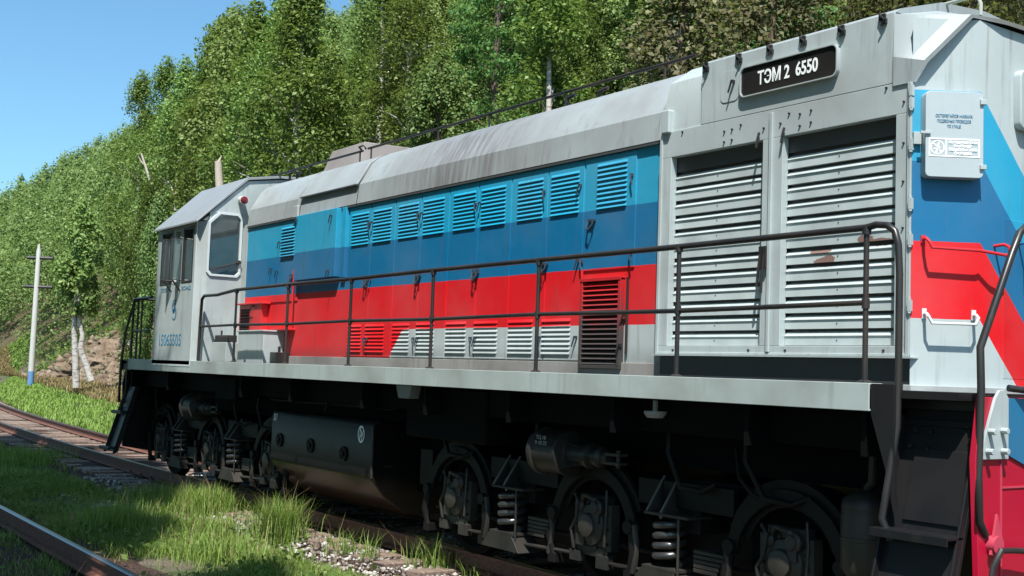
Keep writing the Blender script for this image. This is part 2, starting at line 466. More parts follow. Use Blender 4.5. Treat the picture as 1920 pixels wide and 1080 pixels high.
def track(yc, x0, x1, cv, label, sx0, sx1):
    t = tag(empty('railway_track', (0, yc, 0)), label, 'railway track')
    for s in (-.76, .76): rail(t, s, x0, x1, cv, True)
    protos = []
    rng = random.Random(int(abs(yc)*10)+5)
    n = 0; x = sx0
    while x < sx1 and n < 100:
        c = float(curve(x)) if cv else 0
        if n < 4:
            o = sleeper_mesh(n).build('sleeper', M['wood'], t, bevel=.015, smooth=0); protos.append(o)
        else:
            o = rng.choice(protos).copy(); COL.objects.link(o); o.parent = t
        o.location = (x, c, rng.uniform(-.01,.01) - (.085 if yc else .02)); o.rotation_euler = (0, 0, rng.uniform(-.04,.04) + (math.pi if rng.random() < .5 else 0))
        x += .56 + rng.uniform(-.05,.05); n += 1
    return t
trk = track(0, -108, 13, True, 'rusty railway track under the locomotive, curving away behind it', -46, 9.5)
trk2 = track(-4.9, -60, 13, False, 'second railway track in the shade in front of the locomotive', -9, 9)

# ------------------------------------------------------------------ the locomotive
loco = tag(empty('diesel_locomotive', (0,0,0)), 'grey, blue and red diesel shunting locomotive standing on the track', 'locomotive')
L = loco
YS = 1.55          # half width over the side sills
ZD = 1.80          # walkway level

# --- frame, walkway, sills
MB().box(-7.4, 8.02, -1.5, 1.5, 1.72, 1.765).build('walkway', M['black'], L)
for s in (-1, 1):
    sl = MB()
    a, b = (-YS, -YS+.012) if s < 0 else (YS-.012, YS)
    sl.box(-6.92, 7.45, a, b, 1.635, 1.802)
    c, d = (-YS+.012, -YS+.13) if s < 0 else (YS-.13, YS-.012)
    sl.box(-6.92, 7.45, c, d, 1.79, 1.802)
    sl.box(-6.92, 7.45, c, d, 1.635, 1.647)
    o = sl.build('side_sill', M['sill'], L, bevel=.004)
fr = MB()
for s in (-1, 1):
    fr.box(-7.35, 8.0, s*.62-.06, s*.62+.06, 1.08, 1.70)
    fr.box(-6.9, 7.4, s*1.25-.02, s*1.25+.02, 1.38, 1.70)
for x in (-6.9, -5.2, -2.4, -.9, .9, 2.2, 3.6, 5.0, 6.4, 7.36):
    fr.box(x-.02, x+.02, -1.48, 1.48, 1.36, 1.71)
fr.box(-2.1, 2.1, -.62, .62, .45, 1.1)
fr.build('underframe', M['black_shade'], L)
# hanging boxes just under the sill seen on the near side
hb = MB().box(1.55, 3.0, -1.3, -1.0, 1.12, 1.62)
hb.build('hanging_box', M['black_shade'], L, bevel=.02)
cb = MB().box(-3.75, -3.0, -1.3, -1.05, 1.28, 1.6); cb.build('junction_box', M['black_shade'], L, bevel=.03)
dp = MB()
dp.prism([(1.66,1.635),(1.98,1.635),(1.93,1.50),(1.72,1.50)], 'y', -1.50, -1.38)
dp.build('drain_bracket', paint('dull_grey_bracket', (.16,.17,.17), amount=.5), L, bevel=.01)
lp = MB().lathe([(.06,0),(.085,.03),(.085,.05)], (5.35,-1.35,1.49), 'z'); lp.cyl((5.35,-1.35,1.5),(5.35,-1.35,1.62),.02)
lp.build('underframe_lamp', M['dim_letter'], L)

# --- bonnet (engine hood)
YH = .90
MB().box(-3.97, -3.80, -YH-.012, YH+.012, 1.78, 3.76).build('cab_collar', M['grey'], L, bevel=.004)
hood = MB().box(-3.80, 4.97, -YH, YH, 1.78, 3.74).build('hood', M['livery'], L)
rp = [(-.935,3.725),(-.908,3.96),(-.755,4.225),(-.67,4.305),(-.55,4.368),(-.30,4.43),(0,4.45),(.30,4.43),(.55,4.368),(.67,4.305),(.755,4.225),(.908,3.96),(.935,3.725)]
roof = MB().prism(rp, 'x', -3.78, 4.97).build('hood_roof', M['hood_roof'], L, smooth=20)
MB().box(-3.79, 4.955, -.932, -.90, 3.698, 3.724).build('eave_shadow_strip', M['dark_grey'], roof)  # dark strip standing in for the shadow line under the eave
for x0, x1 in ((-2.06,-2.045),(-.465,-.45)):
    MB().prism([(y*(1+.004/.95), z+.003 if z > 3.8 else z) for y, z in rp], 'x', x0, x1).build('roof_seam', M['dark_grey'], roof)
MB().prism([(-.951,3.945),(-.92,3.945),(-.92,3.962),(-.951,3.962)], 'x', -2.02, -.46).build('hatch_lip', M['dark_grey'], roof)
# seams, straps and hatch on the roof
def roof_off(d): return [(y*(1+d/.95), z+d*.5 if z > 3.8 else z) for y, z in rp]
for x0, x1, d in ((-2.14,-2.06,.012), (4.86,4.92,.012), (5.02,5.12,.02)):
    MB().prism(roof_off(d), 'x', x0, x1).build('roof_strap', M['roof'], roof)
ht = MB()
q0 = [(-.945,3.96),(-.92,3.96),(-.75,4.22),(-.62,4.31),(-.635,4.335),(-.775,4.24)]
ht.prism(q0, 'x', -2.02, -.46)
ht.build('roof_hatch', M['hood_roof'], roof, bevel=.006)
each([MB().box(-2.19, -2.05, -.965, -.93, 3.70, 3.86), MB().box(4.98, 5.07, -1.035, -.93, 3.74, 3.93)], 'roof_clamp', M['grey'], roof, bevel=.012)
# exhaust cowl on the roof
cw = MB()
cw.add([(-2.75,-.34,4.36),(-1.62,-.34,4.36),(-1.62,.34,4.36),(-2.75,.34,4.36),(-2.6,-.24,4.74),(-1.66,-.24,4.74),(-1.66,.24,4.74),(-2.6,.24,4.74)],
       [(0,3,2,1),(4,5,6,7),(0,1,5,4),(1,2,6,5),(2,3,7,6),(3,0,4,7)])
cw.add([(-1.62,-.34,4.36),(-.35,-.34,4.36),(-.35,.34,4.36),(-1.62,.34,4.36),(-1.65,-.24,4.735),(-.5,-.24,4.5),(-.5,.24,4.5),(-1.65,.24,4.735)],
       [(0,3,2,1),(4,5,6,7),(0,1,5,4),(1,2,6,5),(2,3,7,6),(3,0,4,7)])
cw.build('exhaust_cowl', paint('weathered_cowl_grey', (.30,.28,.27), dirt=(.10,.085,.08), amount=.7), roof, bevel=.01)
rr = MB()
rr.tube([(-4.5,-.42,4.56),(-1.35,-.42,4.55)], .016); rr.tube([(-1.2,-.42,4.56),(4.72,-.42,4.555)], .016)
for x in (-4.3,-2.9,-1.42,-1.12,.5,1.55,2.9,4.33): rr.tube([(x,-.42,4.55),(x,-.42,4.38)], .011)
for x in (-1.32,): rr.tube([(x-.06,-.42,4.56),(x-.06,-.46,4.6),(x+.06,-.46,4.6),(x+.06,-.42,4.56)], .014)
rr.mir().build('roof_grab_rail', M['rail_pipe'], roof)
for x, h in ((-3.7,.12),(-3.45,.08),(2.85,.09),(3.35,.07)):
    MB().tube([(x,-.36,4.40),(x,-.36,4.42+h),(x+.12,-.36,4.44+h)], .02).build('roof_fitting', M['rail_pipe'], roof)

# --- louvre helper: pressed louvres standing off a wall that faces -y
def louvres(mb, x0, x1, z0, z1, n, y, out=.015, cover=.80):
    p = (z1-z0)/n
    for i in range(n):
        o_ = out*(.85+.3*random.random()); zb = z0+i*p+random.uniform(-.0012,.0012); zt = zb+p*cover
        mb.add([(x0,y,zt),(x1,y,zt),(x0+.006,y-o_,zb+.006),(x1-.006,y-o_,zb+.006),(x0+.006,y-o_*.85,zb),(x1-.006,y-o_*.85,zb),(x0,y,zb+.004),(x1,y,zb+.004)],
               [(0,2,3,1),(2,4,5,3),(4,6,7,5),(0,6,4,2),(1,3,5,7),(0,1,7,6)])
def latch(mb, x, z, y, s=1):
    mb.box(x-.008, x+.008, y-.03, y, z-.012, z+.012)
    mb.tube([(x,y-.03,z+.01),(x-.012*s,y-.034,z-.035),(x-.03*s,y-.036,z-.085)], [.009,.008,.007], 6)
def hook(mb, x, z, y):
    mb.box(x-.045, x+.045, y-.035, y, z, z+.018)
    mb.tube([(x-.035,y-.03,z+.01),(x-.03,y-.05,z-.06),(x+.005,y-.055,z-.075),(x+.035,y-.035,z-.03),(x+.035,y-.03,z+.01)], .009, 6)

M['latch'] = paint('latch_blue_black', (.03,.05,.07), amount=.3, wave=0)
doors = [(-.66,-.10),(-.10,.465),(.465,1.03),(1.03,1.605),(1.605,2.16),(2.16,2.735),(2.735,3.32),(3.32,3.86)]
ups = [(-.59,-.16),(-.05,.38),(.54,.98),(1.08,1.51),(1.69,2.11),(2.21,2.64),(2.84,3.25),(3.37,3.79)]
los = [(-.58,-.24),(-.15,.31),(.49,.87),(1.02,1.39),(1.62,2.01),(2.15,2.57),(2.75,3.15),(3.29,3.72)]
for i, ((a, b), (u0, u1), (l0, l1)) in enumerate(zip(doors, ups, los)):
    d = MB().box(a+.008, b-.008, -YH-.012, -YH+.01, 1.915, 3.69)
    louvres(d, u0, u1, 3.225, 3.62, 10, -YH-.012)
    louvres(d, l0, l1, 1.965, 2.30, 8, -YH-.012)
    # raised lower leaf edge
    d.box(a+.012, b-.012, -YH-.018, -YH-.012, 1.915, 1.93)
    o = d.build('engine_door', M['livery'], L, bevel=.003, seg=1)
    sx = 1 if i % 2 else -1
    ex = b-.045 if i % 2 == 0 else a+.045
    if i in (0, 7): ex = b-.045
    for z in (3.47, 2.80, 2.12):
        h = MB(); latch(h, ex, z, -YH-.012, sx); h.build('door_latch', M['latch'], o)
for x, z in ((-.15,2.79),(1.03,2.775),(2.17,2.765),(3.32,2.785),(3.99,3.13)):
    hk = MB(); hook(hk, x, z, -YH-.012); hk.build('lifting_hook', M['latch'], hood)
d = MB().box(3.875, 4.55, -YH-.012, -YH+.01, 2.70, 3.69); louvres(d, 4.04, 4.44, 3.225, 3.64, 10, -YH-.012)
o = d.build('engine_door', M['livery'], L, bevel=.003, seg=1)
for a in ((4.51,3.48),(3.86,2.79),(4.52,2.83)):
    h = MB(); latch(h, a[0], a[1], -YH-.012, -1); h.build('door_latch', M['latch'], o)
# tall sooty louvre beside the cooling section
def louvre_dirty():
    q = NT('sooty_red_louvre'); v = q.coords('Object'); sp = q.n('ShaderNodeSeparateXYZ'); q.l(v, sp.inputs[0])
    zz = q.math('ADD', sp.outputs[2], q.math('MULTIPLY', q.math('SUBTRACT', q.noise(v, 5, 4), .5), .35))
    c = q.ramp(q.math('MULTIPLY', q.math('SUBTRACT', zz, 1.85), 1.25, clamp=True), [(.08,(.05,.047,.045)),(.42,(.07,.05,.05)),(.62,(.26,.03,.035)),(.9,(.45,.015,.02))])
    q.l(c, q.b.inputs['Base Color']); q.set(rough=.5); return q.m
ML = louvre_dirty()
d = MB()
for xx in (3.885, 4.40): d.box(xx, xx+.035, -YH-.05, -YH, 1.87, 2.62)
d.box(3.885, 4.435, -YH-.055, -YH, 2.60, 2.63); d.box(3.885, 4.435, -YH-.05, -YH, 1.85, 1.88)
o = d.build('air_intake', ML, L, bevel=.003)
d = MB(); d.box(3.92, 4.40, -YH-.008, -YH-.002, 1.88, 2.6); d.build('intake_backing', M['black_shade'], o)
d = MB()
for i in range(17):
    z = 1.89+i*.0418
    d.add([(3.92,-YH-.046,z),(4.40,-YH-.046,z),(4.40,-YH-.043,z-.006),(3.92,-YH-.043,z-.006),(3.92,-YH-.012,z+.03),(4.40,-YH-.012,z+.03)],
          [(0,1,5,4),(0,3,2,1),(3,4,5,2),(0,4,3),(1,2,5)])
d.build('intake_slats', ML, o)
h = MB(); latch(h, 4.46, 2.30, -YH-.01); latch(h, 4.44, 2.05, -YH-.03); h.tube([(4.49,-YH-.02,2.62),(4.49,-YH-.02,1.98)], .012); h.build('intake_latch', M['rail_pipe'], o)

# panel box standing proud of the hood near the cab
PX0, PX1, PY = -2.02, -.86, -.99
px = MB().box(PX0, PX1, PY, -YH+.01, 2.872, 3.71)
o = px.build('side_cabinet', M['livery'], L, bevel=.006)
for a in ((-1.98,3.66),(-.98,3.62),(-1.0,2.95)):
    h = MB(); latch(h, a[0], a[1], PY); h.build('cabinet_latch', M['latch'], o)
MB().box(-.80, -.70, -.945, -YH+.01, 2.86, 3.71).build('side_post', M['livery'], L, bevel=.004)
d = MB().box(-3.79, -2.05, -YH-.012, -YH+.01, 2.62, 3.69); louvres(d, -2.62, -2.2, 3.215, 3.62, 10, -YH-.012, .024)
o = d.build('rear_door', M['livery'], L, bevel=.003)
h = MB(); latch(h, -2.66, 3.42, -YH-.012); hook(h, -2.2, 2.95, -YH-.012); latch(h, -2.7, 3.03, -YH-.012); latch(h, -2.9, 3.08, -YH-.012); h.build('door_latch', M['latch'], o)
# small red locker with louvre, red shelf with pipe, grey battery cabinet
d = MB().box(-3.75, -2.98, -1.0, -YH, 2.22, 2.60); d.box(-3.78, -2.9, -1.03, -YH, 2.60, 2.625)
o = d.build('red_locker', M['handle_red'], L, bevel=.006)
d = MB(); louvres(d, -3.70, -3.38, 2.24, 2.55, 8, -1.0, .018); d.build('locker_louvre', M['black_shade'], o)
h = MB(); latch(h, -3.28, 2.42, -1.0); latch(h, -3.25, 2.58, -1.0); h.build('locker_latch', M['rail_pipe'], o)
d = MB().box(-2.62, -2.08, -1.02, -YH, 2.235, 2.265); o = d.build('red_shelf', M['handle_red'], L, bevel=.006)
h = MB().tube([(-2.12,-.94,3.02),(-2.12,-.94,2.33),(-2.15,-.97,2.27)], .014); h.build('shelf_pipe', M['handle_red'], o)
d = MB().box(-3.28, -2.42, -1.19, -YH, 1.80, 2.215); o = d.build('battery_cabinet', M['grey'], L, bevel=.008)
MB().box(-3.3, -2.4, -1.205, -YH, 2.215, 2.235).build('cabinet_lid', M['grey'], o, bevel=.004)
d = MB().box(-3.93, -3.42, -1.30, -1.02, 1.80, 2.07); o = d.build('grey_floor_box', M['grey'], L, bevel=.008)
d = MB().box(-3.93, -3.44, -1.27, -1.14, 2.07, 2.17); d.tube([(-3.86,-1.2,2.17),(-3.86,-1.2,2.24)], .014); d.build('black_box', M['rail_pipe'], o, bevel=.006)
d = MB().box(-2.40, -2.2, -1.1, -YH, 1.80, 1.95); d.tube([(-2.33,-1.0,1.95),(-2.33,-1.0,2.03)], .02); d.build('valve', M['rail_pipe'], L, bevel=.02)
# kick strip along the foot of the hood
MB().box(-2.2, 4.93, -YH-.02, -YH, 1.795, 1.905).build('hood_foot', paint('grimy_hood_foot', (.30,.29,.28), dirt=(.06,.05,.045), amount=1.1), L, bevel=.004)

# --- cooling section at the front end
YC = 1.0
plan = [(4.95,-YC),(7.33,-YC),(7.57,-.64),(7.57,.64),(7.33,YC),(4.95,YC)]
# skin of the section: back wall behind the shutters and the plain upper walls
inner = [(4.96,-.90),(7.30,-.90),(7.53,-.58),(7.53,.58),(7.30,.90),(4.96,.90)]
MB().prism(inner, 'z', 1.74, 3.75).build('cooling_core', M['black_shade'], L)
nose = MB()
for (x0,y0),(x1,y1) in (((7.33,-YC),(7.57,-.64)),((7.57,-.64),(7.57,.64)),((7.57,.64),(7.33,YC))):
    pass
zt = 4.17
pl = [(7.33,-YC),(7.57,-.64),(7.57,.64),(7.33,YC),(7.31,.96),(7.53,.62),(7.53,-.62),(7.31,-.96)]
nose = MB().prism(pl, 'z', 1.80, 4.160).build('nose', M['livery'], L)
fl = MB().prism([(7.30,-1.03),(7.36,-1.03),(7.62,-.66),(7.62,.66),(7.36,1.03),(7.30,1.03)], 'z', 1.762, 1.80)
fl.build('nose_foot_flange', paint('dirty_grey_flange', (.42,.45,.45), dirt=(.06,.05,.045), amount=1.2), nose, bevel=.004)
# frame round the shutters
sf = MB()
ST = -.955
def both(x0,x1,y0,y1,z0,z1):
    sf.box(x0,x1,y0,y1,z0,z1)
for x0, x1 in ((4.95,5.075),(6.05,6.24),(7.205,7.33)):
    both(x0, x1, -YC, -.935, 2.045, 3.545)
both(4.95, 7.33, -YC, -.935, 3.545, 3.755)
both(4.95, 7.33, -YC, -.935, 1.975, 2.045)
# raised trims
for x in (4.965, 7.315): sf.box(x-.015, x+.015, -YC-.014, -YC, 1.975, 3.74)
sf.box(6.125, 6.155, -YC-.02, -YC, 2.0, 3.73)
sf.box(4.95, 7.33, -YC-.012, -YC, 1.975, 1.995)
frm = sf.build('shutter_frame', M['grey'], L, bevel=.004); twin(frm)
for x, z in ((5.66,3.665),(5.74,3.67),(5.83,3.69),(5.66,3.585),(5.74,3.59),(6.30,3.70),(6.40,3.68),(6.50,3.69),(6.40,3.595),(6.50,3.605),(7.13,3.735),(5.2,3.73),(5.15,2.01),(5.95,2.012),(6.30,2.012),(7.13,2.015),(6.06,3.63),(6.22,3.64)):
    MB().cyl((x,-YC,z),(x,-YC-.012,z),.009,.007,8).build('bolt', M['rail_pipe'], frm)
for z in (3.62,3.35,3.1,2.8,2.5,2.3,2.1): MB().cyl((7.268,-YC,z),(7.268,-YC-.012,z),.008,.006,8).build('bolt', M['rail_pipe'], frm)
for x in (6.03,6.27): MB().tube([(x,-YC-.02,3.60),(x-.01,-YC-.028,3.545),(x-.018,-YC-.03,3.49)], .010, 6).build('shutter_catch', M['rail_pipe'], frm)
hn = MB()
for x, l in ((6.075,.13),(6.115,.18)): 
    hn.box(x-.014, x+.014, -YC-.035, -YC, 2.60, 2.76); hn.tube([(x,-YC-.035,2.70),(x-.01,-YC-.045,2.60-l*.4),(x-.016,-YC-.045,2.60-l)], .010, 6)
hn.build('shutter_handle', M['rail_pipe'], frm)
ru = NT('shutter_paint_with_rust')
def shutmat():
    q = ru; v = q.coords('Object'); sp = q.n('ShaderNodeSeparateXYZ'); q.l(v, sp.inputs[0])
    n = q.noise(v, 9, 5, .6)
    base = q.mix(q.ramp(q.noise(v, 3, 5), [(.45,0),(.8,1)]), (.43,.49,.49), (.31,.35,.35))
    wob = q.math('MULTIPLY', q.math('SUBTRACT', n, .5), .5)
    def spot(x, z, rx, rz):
        dx = q.math('DIVIDE', q.math('SUBTRACT', sp.outputs[0], x), rx); dz = q.math('DIVIDE', q.math('SUBTRACT', sp.outputs[2], z), rz)
        r = q.math('SQRT', q.math('ADD', q.math('MULTIPLY', dx, dx), q.math('MULTIPLY', dz, dz)))
        return q.math('LESS_THAN', q.math('ADD', r, q.math('MULTIPLY', wob, 4.5)), 1.0)
    s = None
    for a in ((6.60,2.63,.085,.045),(6.56,2.70,.09,.022),(6.93,2.76,.05,.025),(7.05,2.73,.10,.022)):
        t = spot(*a); s = t if s is None else q.math('MAXIMUM', s, t)
    near = q.math('LESS_THAN', sp.outputs[1], 0)
    s = q.math('MULTIPLY', s, near)
    c = q.mix(q.math('MULTIPLY', s, .85), base, (.17,.075,.055))
    q.l(c, q.b.inputs['Base Color']); q.set(rough=.36); return q.m
MS = shutmat()
def shutter(x0, x1, sgn):
    mb = MB(); n = 12; z0, z1 = 2.045, 3.425; p = (z1-z0)/n
    prof = [(-.901,.004),(-.944,.004),(-.9415,.065),(-.949,.068),(-.949,.0715),(-.924,.096),(-.901,.100)]
    for i in range(n):
        zb = z0+i*p
        rng = random.Random(i*7+int(x0*10))
        jz = rng.uniform(-.0025,.0025)
        mb.prism([(y+rng.uniform(-.0015,.0015), zb+jz+z*p/.1146) for y, z in prof], 'x', x0, x1)
    mb.box(x0, x1, -.925, -.901, 2.03, 2.052)
    if sgn > 0: mb.v = [(x, -y, z) for x, y, z in mb.v]
    return mb
for s in (-1, 1):
    for x0, x1 in ((5.078,6.047),(6.243,7.202)):
        sh = shutter(x0, x1, s).build('shutter', MS, L, smooth=0)
        mb = MB(); xm = (x0+x1)/2-.02
        for i in range(12):
            z = 2.045+i*.115+.04
            for dx in (0,): mb.cyl((xm+dx, s*.939, z), (xm+dx, s*.947, z), .006, .004, 6)
        mb.build('rivets', M['rail_pipe'], sh)
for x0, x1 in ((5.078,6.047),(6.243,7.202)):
    twin(MB().box(x0, x1, -.935, -.90, 3.43, 3.545).build('header_shade_plate', M['dark_grey'], L))  # dark plates put the shadow below the top rail into the colour
MB().box(5.0, 7.25, -.9035, -.9, 2.03, 3.44).build('shutter_backing', M['dark_grey'], L)
# black skirt under the frame
MB().box(4.97, 7.31, -.975, .975, 1.765, 1.972).build('cooling_skirt', paint('skirt_dark_grey', (.030,.036,.040), amount=.4, rough=.45), L, bevel=.004)
MB().box(4.93, 7.36, -1.03, 1.03, 1.966, 1.974).build('skirt_flange', M['grey'], L)

# upper side panels, roof of the cooling section, hinges
o = MB().box(5.40, 7.185, -YC, -.955, 3.757, 4.235).build('upper_panel', M['grey'], L, bevel=.005); twin(o)
up = MB().prism([(-.985,3.757),(-.975,4.0),(-.93,4.17),(-.70,4.33),(-.35,4.435),(0,4.46),(.35,4.435),(.70,4.33),(.93,4.17),(.975,4.0),(.985,3.757)], 'x', 4.97, 5.405)
up.build('roof_joint', M['grey'], L, smooth=40)
rf = [(-.99,4.232),(-.93,4.27),(-.5,4.40),(0,4.44),(.5,4.40),(.93,4.27),(.99,4.232)]
crf = MB().prism(rf, 'x', 5.40, 7.19).prism([(-.96,3.75),(-.96,4.235),(.96,4.235),(.96,3.75)], 'x', 5.42, 7.18).build('cooling_roof', M['roof'], L, smooth=40)
# front roof cap with its overhanging visor
capsec = [(-1.012,3.735),(-1.012,3.86),(-.72,4.185),(-.42,4.20),(0,4.205),(.42,4.20),(.72,4.185),(1.012,3.86),(1.012,3.735),(.985,3.735),(.985,3.85),(.705,4.165),(.41,4.172),(0,4.175),(-.41,4.172),(-.705,4.165),(-.985,3.85),(-.985,3.735)]
n = len(capsec)
cv = MB()
bk_o = [(1.012,3.735),(1.012,3.93),(1.0,4.215),(.55,4.33),(0,4.40)]; bk_i = [(.985,3.735),(.985,3.92),(.97,4.19),(.54,4.30),(0,4.37)]
back = [(-y, z) for y, z in bk_o] + [(y, z) for y, z in bk_o[-2::-1]] + [(y, z) for y, z in bk_i] + [(-y, z) for y, z in bk_i[-2::-1]]
assert len(back) == n
vs = [(7.187, y, z) for y, z in back]
for y, z in capsec:
    xf = float(np.interp(abs(y), [0,.6,.75,.99,1.02], [7.605,7.60,7.55,7.43,7.42]))
    if z < 3.8: xf = 7.345
    vs.append((xf, y, z))
A_, B_ = np.array(vs[:n]), np.array(vs[n:]); K_ = 6
rows = [A_*(1-t)+B_*t for t in np.linspace(0, 1, K_)]
cv.add([tuple(p) for r_ in rows for p in r_], [tuple(range(n))[::-1], tuple(range((K_-1)*n, K_*n))] + [(m_*n+i, m_*n+(i+1) % n, (m_+1)*n+(i+1) % n, (m_+1)*n+i) for m_ in range(K_-1) for i in range(n)])
cap = cv.build('nose_roof', M['roof'], L, smooth=24)
tri = MB().prism([(7.56,-.655),(7.56,.655),(7.2,.9),(7.2,-.9)], 'z', 4.12, 4.163); tri.build('nose_ceiling', M['grey'], cap)
lp = MB()
lp.tube([(7.10,-.45,4.27),(7.10,-.45,4.34),(7.12,-.45,4.385),(7.17,-.45,4.40),(7.38,-.45,4.40),(7.43,-.45,4.385),(7.45,-.45,4.34),(7.45,-.45,4.26)], .013)
lp.build('roof_handle', paint('pale_pipe_paint', (.40,.43,.38), amount=.2, wave=0), cap)
for x in (5.45,5.80,6.11,6.42,6.76,7.10):
    hg = MB(); hg.box(x-.03, x+.02, -YC-.016, -YC, 4.195, 4.235); hg.box(x-.005, x+.03, -YC-.022, -YC, 4.165, 4.20); hg.tube([(x-.02,-YC-.02,4.23),(x+.03,-YC-.03,4.19),(x,-YC-.03,4.15)], .008, 6); hg.build('panel_hinge', M['rail_pipe'], o)

def rrect(x0, x1, z0, z1, r, k=5):
    pts = []
    for cx_, cz_, a0 in ((x1-r,z1-r,0),(x0+r,z1-r,90),(x0+r,z0+r,180),(x1-r,z0+r,270)):
        for i in range(k+1):
            a = R_(a0+90*i/k); pts.append((cx_+r*math.cos(a), cz_+r*math.sin(a)))
    return pts
# number plate box with lettering
npz0, npz1, npx0, npx1 = 3.885, 4.115, 5.835, 6.745
npf = MB(); outer = rrect(npx0, npx1, npz0, npz1, .05); innr = rrect(npx0+.009, npx1-.009, npz0+.009, npz1-.009, .043); k = len(outer)
npf.add([(x,-YC,z) for x,z in outer]+[(x,-YC-.035,z) for x,z in outer]+[(x,-YC-.035,z) for x,z in innr]+[(x,-YC-.02,z) for x,z in innr],
        [(i,(i+1)%k,k+(i+1)%k,k+i) for i in range(k)]+[(k+i,k+(i+1)%k,2*k+(i+1)%k,2*k+i) for i in range(k)]+[(2*k+i,2*k+(i+1)%k,3*k+(i+1)%k,3*k+i) for i in range(k)])
plate = npf.build('number_plate', M['grey'], L, smooth=40)
MB().prism(innr, 'y', -YC-.022, -YC-.01).build('plate_face', M['plate_black'], plate)
ac = MB().prism(rrect(5.61, 5.80, 3.885, 4.125, .045), 'y', -YC-.005, -YC).build('access_cover', M['grey'], L, bevel=.004)
h = MB(); latch(h, 5.755, 4.03, -YC-.005); h.build('cover_latch', M['rail_pipe'], ac)

def text(name, body, size, mat, parent, M4, width=None, shear=0, weight=0, ext=.0015):
    cu = bpy.data.curves.new(name, 'FONT'); cu.body = body; cu.size = size; cu.align_x = 'CENTER'; cu.align_y = 'CENTER'
    cu.extrude = ext; cu.shear = shear; cu.offset = weight
    tmp = bpy.data.objects.new(name, cu); COL.objects.link(tmp)
    dg = bpy.context.evaluated_depsgraph_get(); dg.update()
    me = bpy.data.meshes.new_from_object(tmp.evaluated_get(dg))
    bpy.data.objects.remove(tmp)
    xs = [v.co.x for v in me.vertices]
    w = max(xs)-min(xs); k = width/w if width else 1
    cxm = (max(xs)+min(xs))/2
    for v in me.vertices: v.co = M4 @ Vector(((v.co.x-cxm)*k, v.co.y, v.co.z))
    me.materials.clear(); me.materials.append(mat)
    o = bpy.data.objects.new(name, me); COL.objects.link(o); o.parent = parent
    return o
def face_side(x, y, z):    # lettering on a wall facing -y
    return Matrix(((1,0,0,x),(0,0,-1,y),(0,1,0,z),(0,0,0,1)))
text('plate_lettering', 'ТЭМ 2  6550', .135, M['letter'], plate, face_side(6.29,-YC-.0245,3.997), width=.56, weight=.0026)

# nose details: warning cabinet on the cut corner
tv = Vector((.24,.36,0)).normalized(); nv = Vector((tv.y,-tv.x,0))
c0 = Vector((7.33,-YC,0))
def ch(s, out, z): p = c0 + tv*s + nv*out; return (p.x, p.y, z)
def chbox(mb, s0, s1, o0, o1, z0, z1):
    mb.add([ch(s0,o0,z0),ch(s1,o0,z0),ch(s1,o1,z0),ch(s0,o1,z0),ch(s0,o0,z1),ch(s1,o0,z1),ch(s1,o1,z1),ch(s0,o1,z1)],
           [(0,3,2,1),(4,5,6,7),(0,1,5,4),(1,2,6,5),(2,3,7,6),(3,0,4,7)])
bx = MB(); pr = rrect(.055, .425, 3.115, 3.665, .03, 3)
bx.add([ch(s,0,z) for s,z in pr]+[ch(s,.085,z) for s,z in pr], [tuple(range(len(pr))),tuple(range(len(pr),2*len(pr)))]+[(i,(i+1)%len(pr),len(pr)+(i+1)%len(pr),len(pr)+i) for i in range(len(pr))])
wbox = bx.build('warning_cabinet', paint('cabinet_pale_grey', (.40,.455,.475), amount=.15), L, bevel=.004)
for a in ((.02,.085,.085,.098,3.385,3.403),(.40,.44,.03,.10,3.585,3.62),(.40,.44,.03,.10,3.17,3.20),(.0,.05,.0,.03,3.33,3.41)):
    h = MB(); chbox(h, *a); h.build('cabinet_hinge', M['grey'], wbox, bevel=.003)
def ch_face(s, z, out=.0865):
    p = c0 + tv*s + nv*out
    return Matrix(((tv.x,0,nv.x,p.x),(tv.y,0,nv.y,p.y),(0,1,0,z),(0,0,0,1)))
for i, (t_, w_) in enumerate((('ОСТЕРЕГАЙСЯ НИЗКИХ',.235),('ПОДВЕСНЫХ ПРОВОДОВ',.215),('ПО УЛИЦЕ',.085))):
    text('cabinet_lettering', t_, .026, M['letter_blue'], wbox, ch_face(.235, 3.505-i*.033), width=w_)
fr = MB()
def frame_rect(s0, s1, z0, z1, w, o0=.0855, o1=.0875):
    chbox(fr, s0, s1, o0, o1, z1-w, z1); chbox(fr, s0, s1, o0, o1, z0, z0+w); chbox(fr, s0, s0+w, o0, o1, z0+w, z1-w); chbox(fr, s1-w, s1, o0, o1, z0+w, z1-w)
frame_rect(.075, .40, 3.245, 3.362, .008); chbox(fr, .182, .19, .0855, .0875, 3.253, 3.354)
cs, cz_ = .130, 3.303
ring = []
for k in range(28):
    a0, a1 = 2*math.pi*k/28, 2*math.pi*(k+1)/28
    fr.add([ch(cs+r*math.cos(a),.0872,cz_+r*math.sin(a)) for a, r in ((a0,.046),(a1,.046),(a1,.038),(a0,.038))], [(0,1,2,3)])
def bar(s0,z0,s1,z1,w):
    d_ = Vector((s1-s0,z1-z0)).normalized(); q_ = Vector((-d_.y,d_.x))*w/2
    fr.add([ch(s0+q_.x,.0874,z0+q_.y),ch(s1+q_.x,.0874,z1+q_.y),ch(s1-q_.x,.0874,z1-q_.y),ch(s0-q_.x,.0874,z0-q_.y)], [(0,1,2,3)])
bar(cs-.03,cz_+.03,cs+.03,cz_-.03,.009); bar(cs-.01,cz_-.035,cs+.004,cz_+.004,.012); bar(cs+.022,cz_-.032,cs+.002,cz_+.004,.010); bar(cs-.004,cz_+.0,cs+.012,cz_+.03,.012); bar(cs-.024,cz_-.012,cs+.018,cz_+.002,.008)
fr.build('warning_pictogram', M['letter'], wbox)
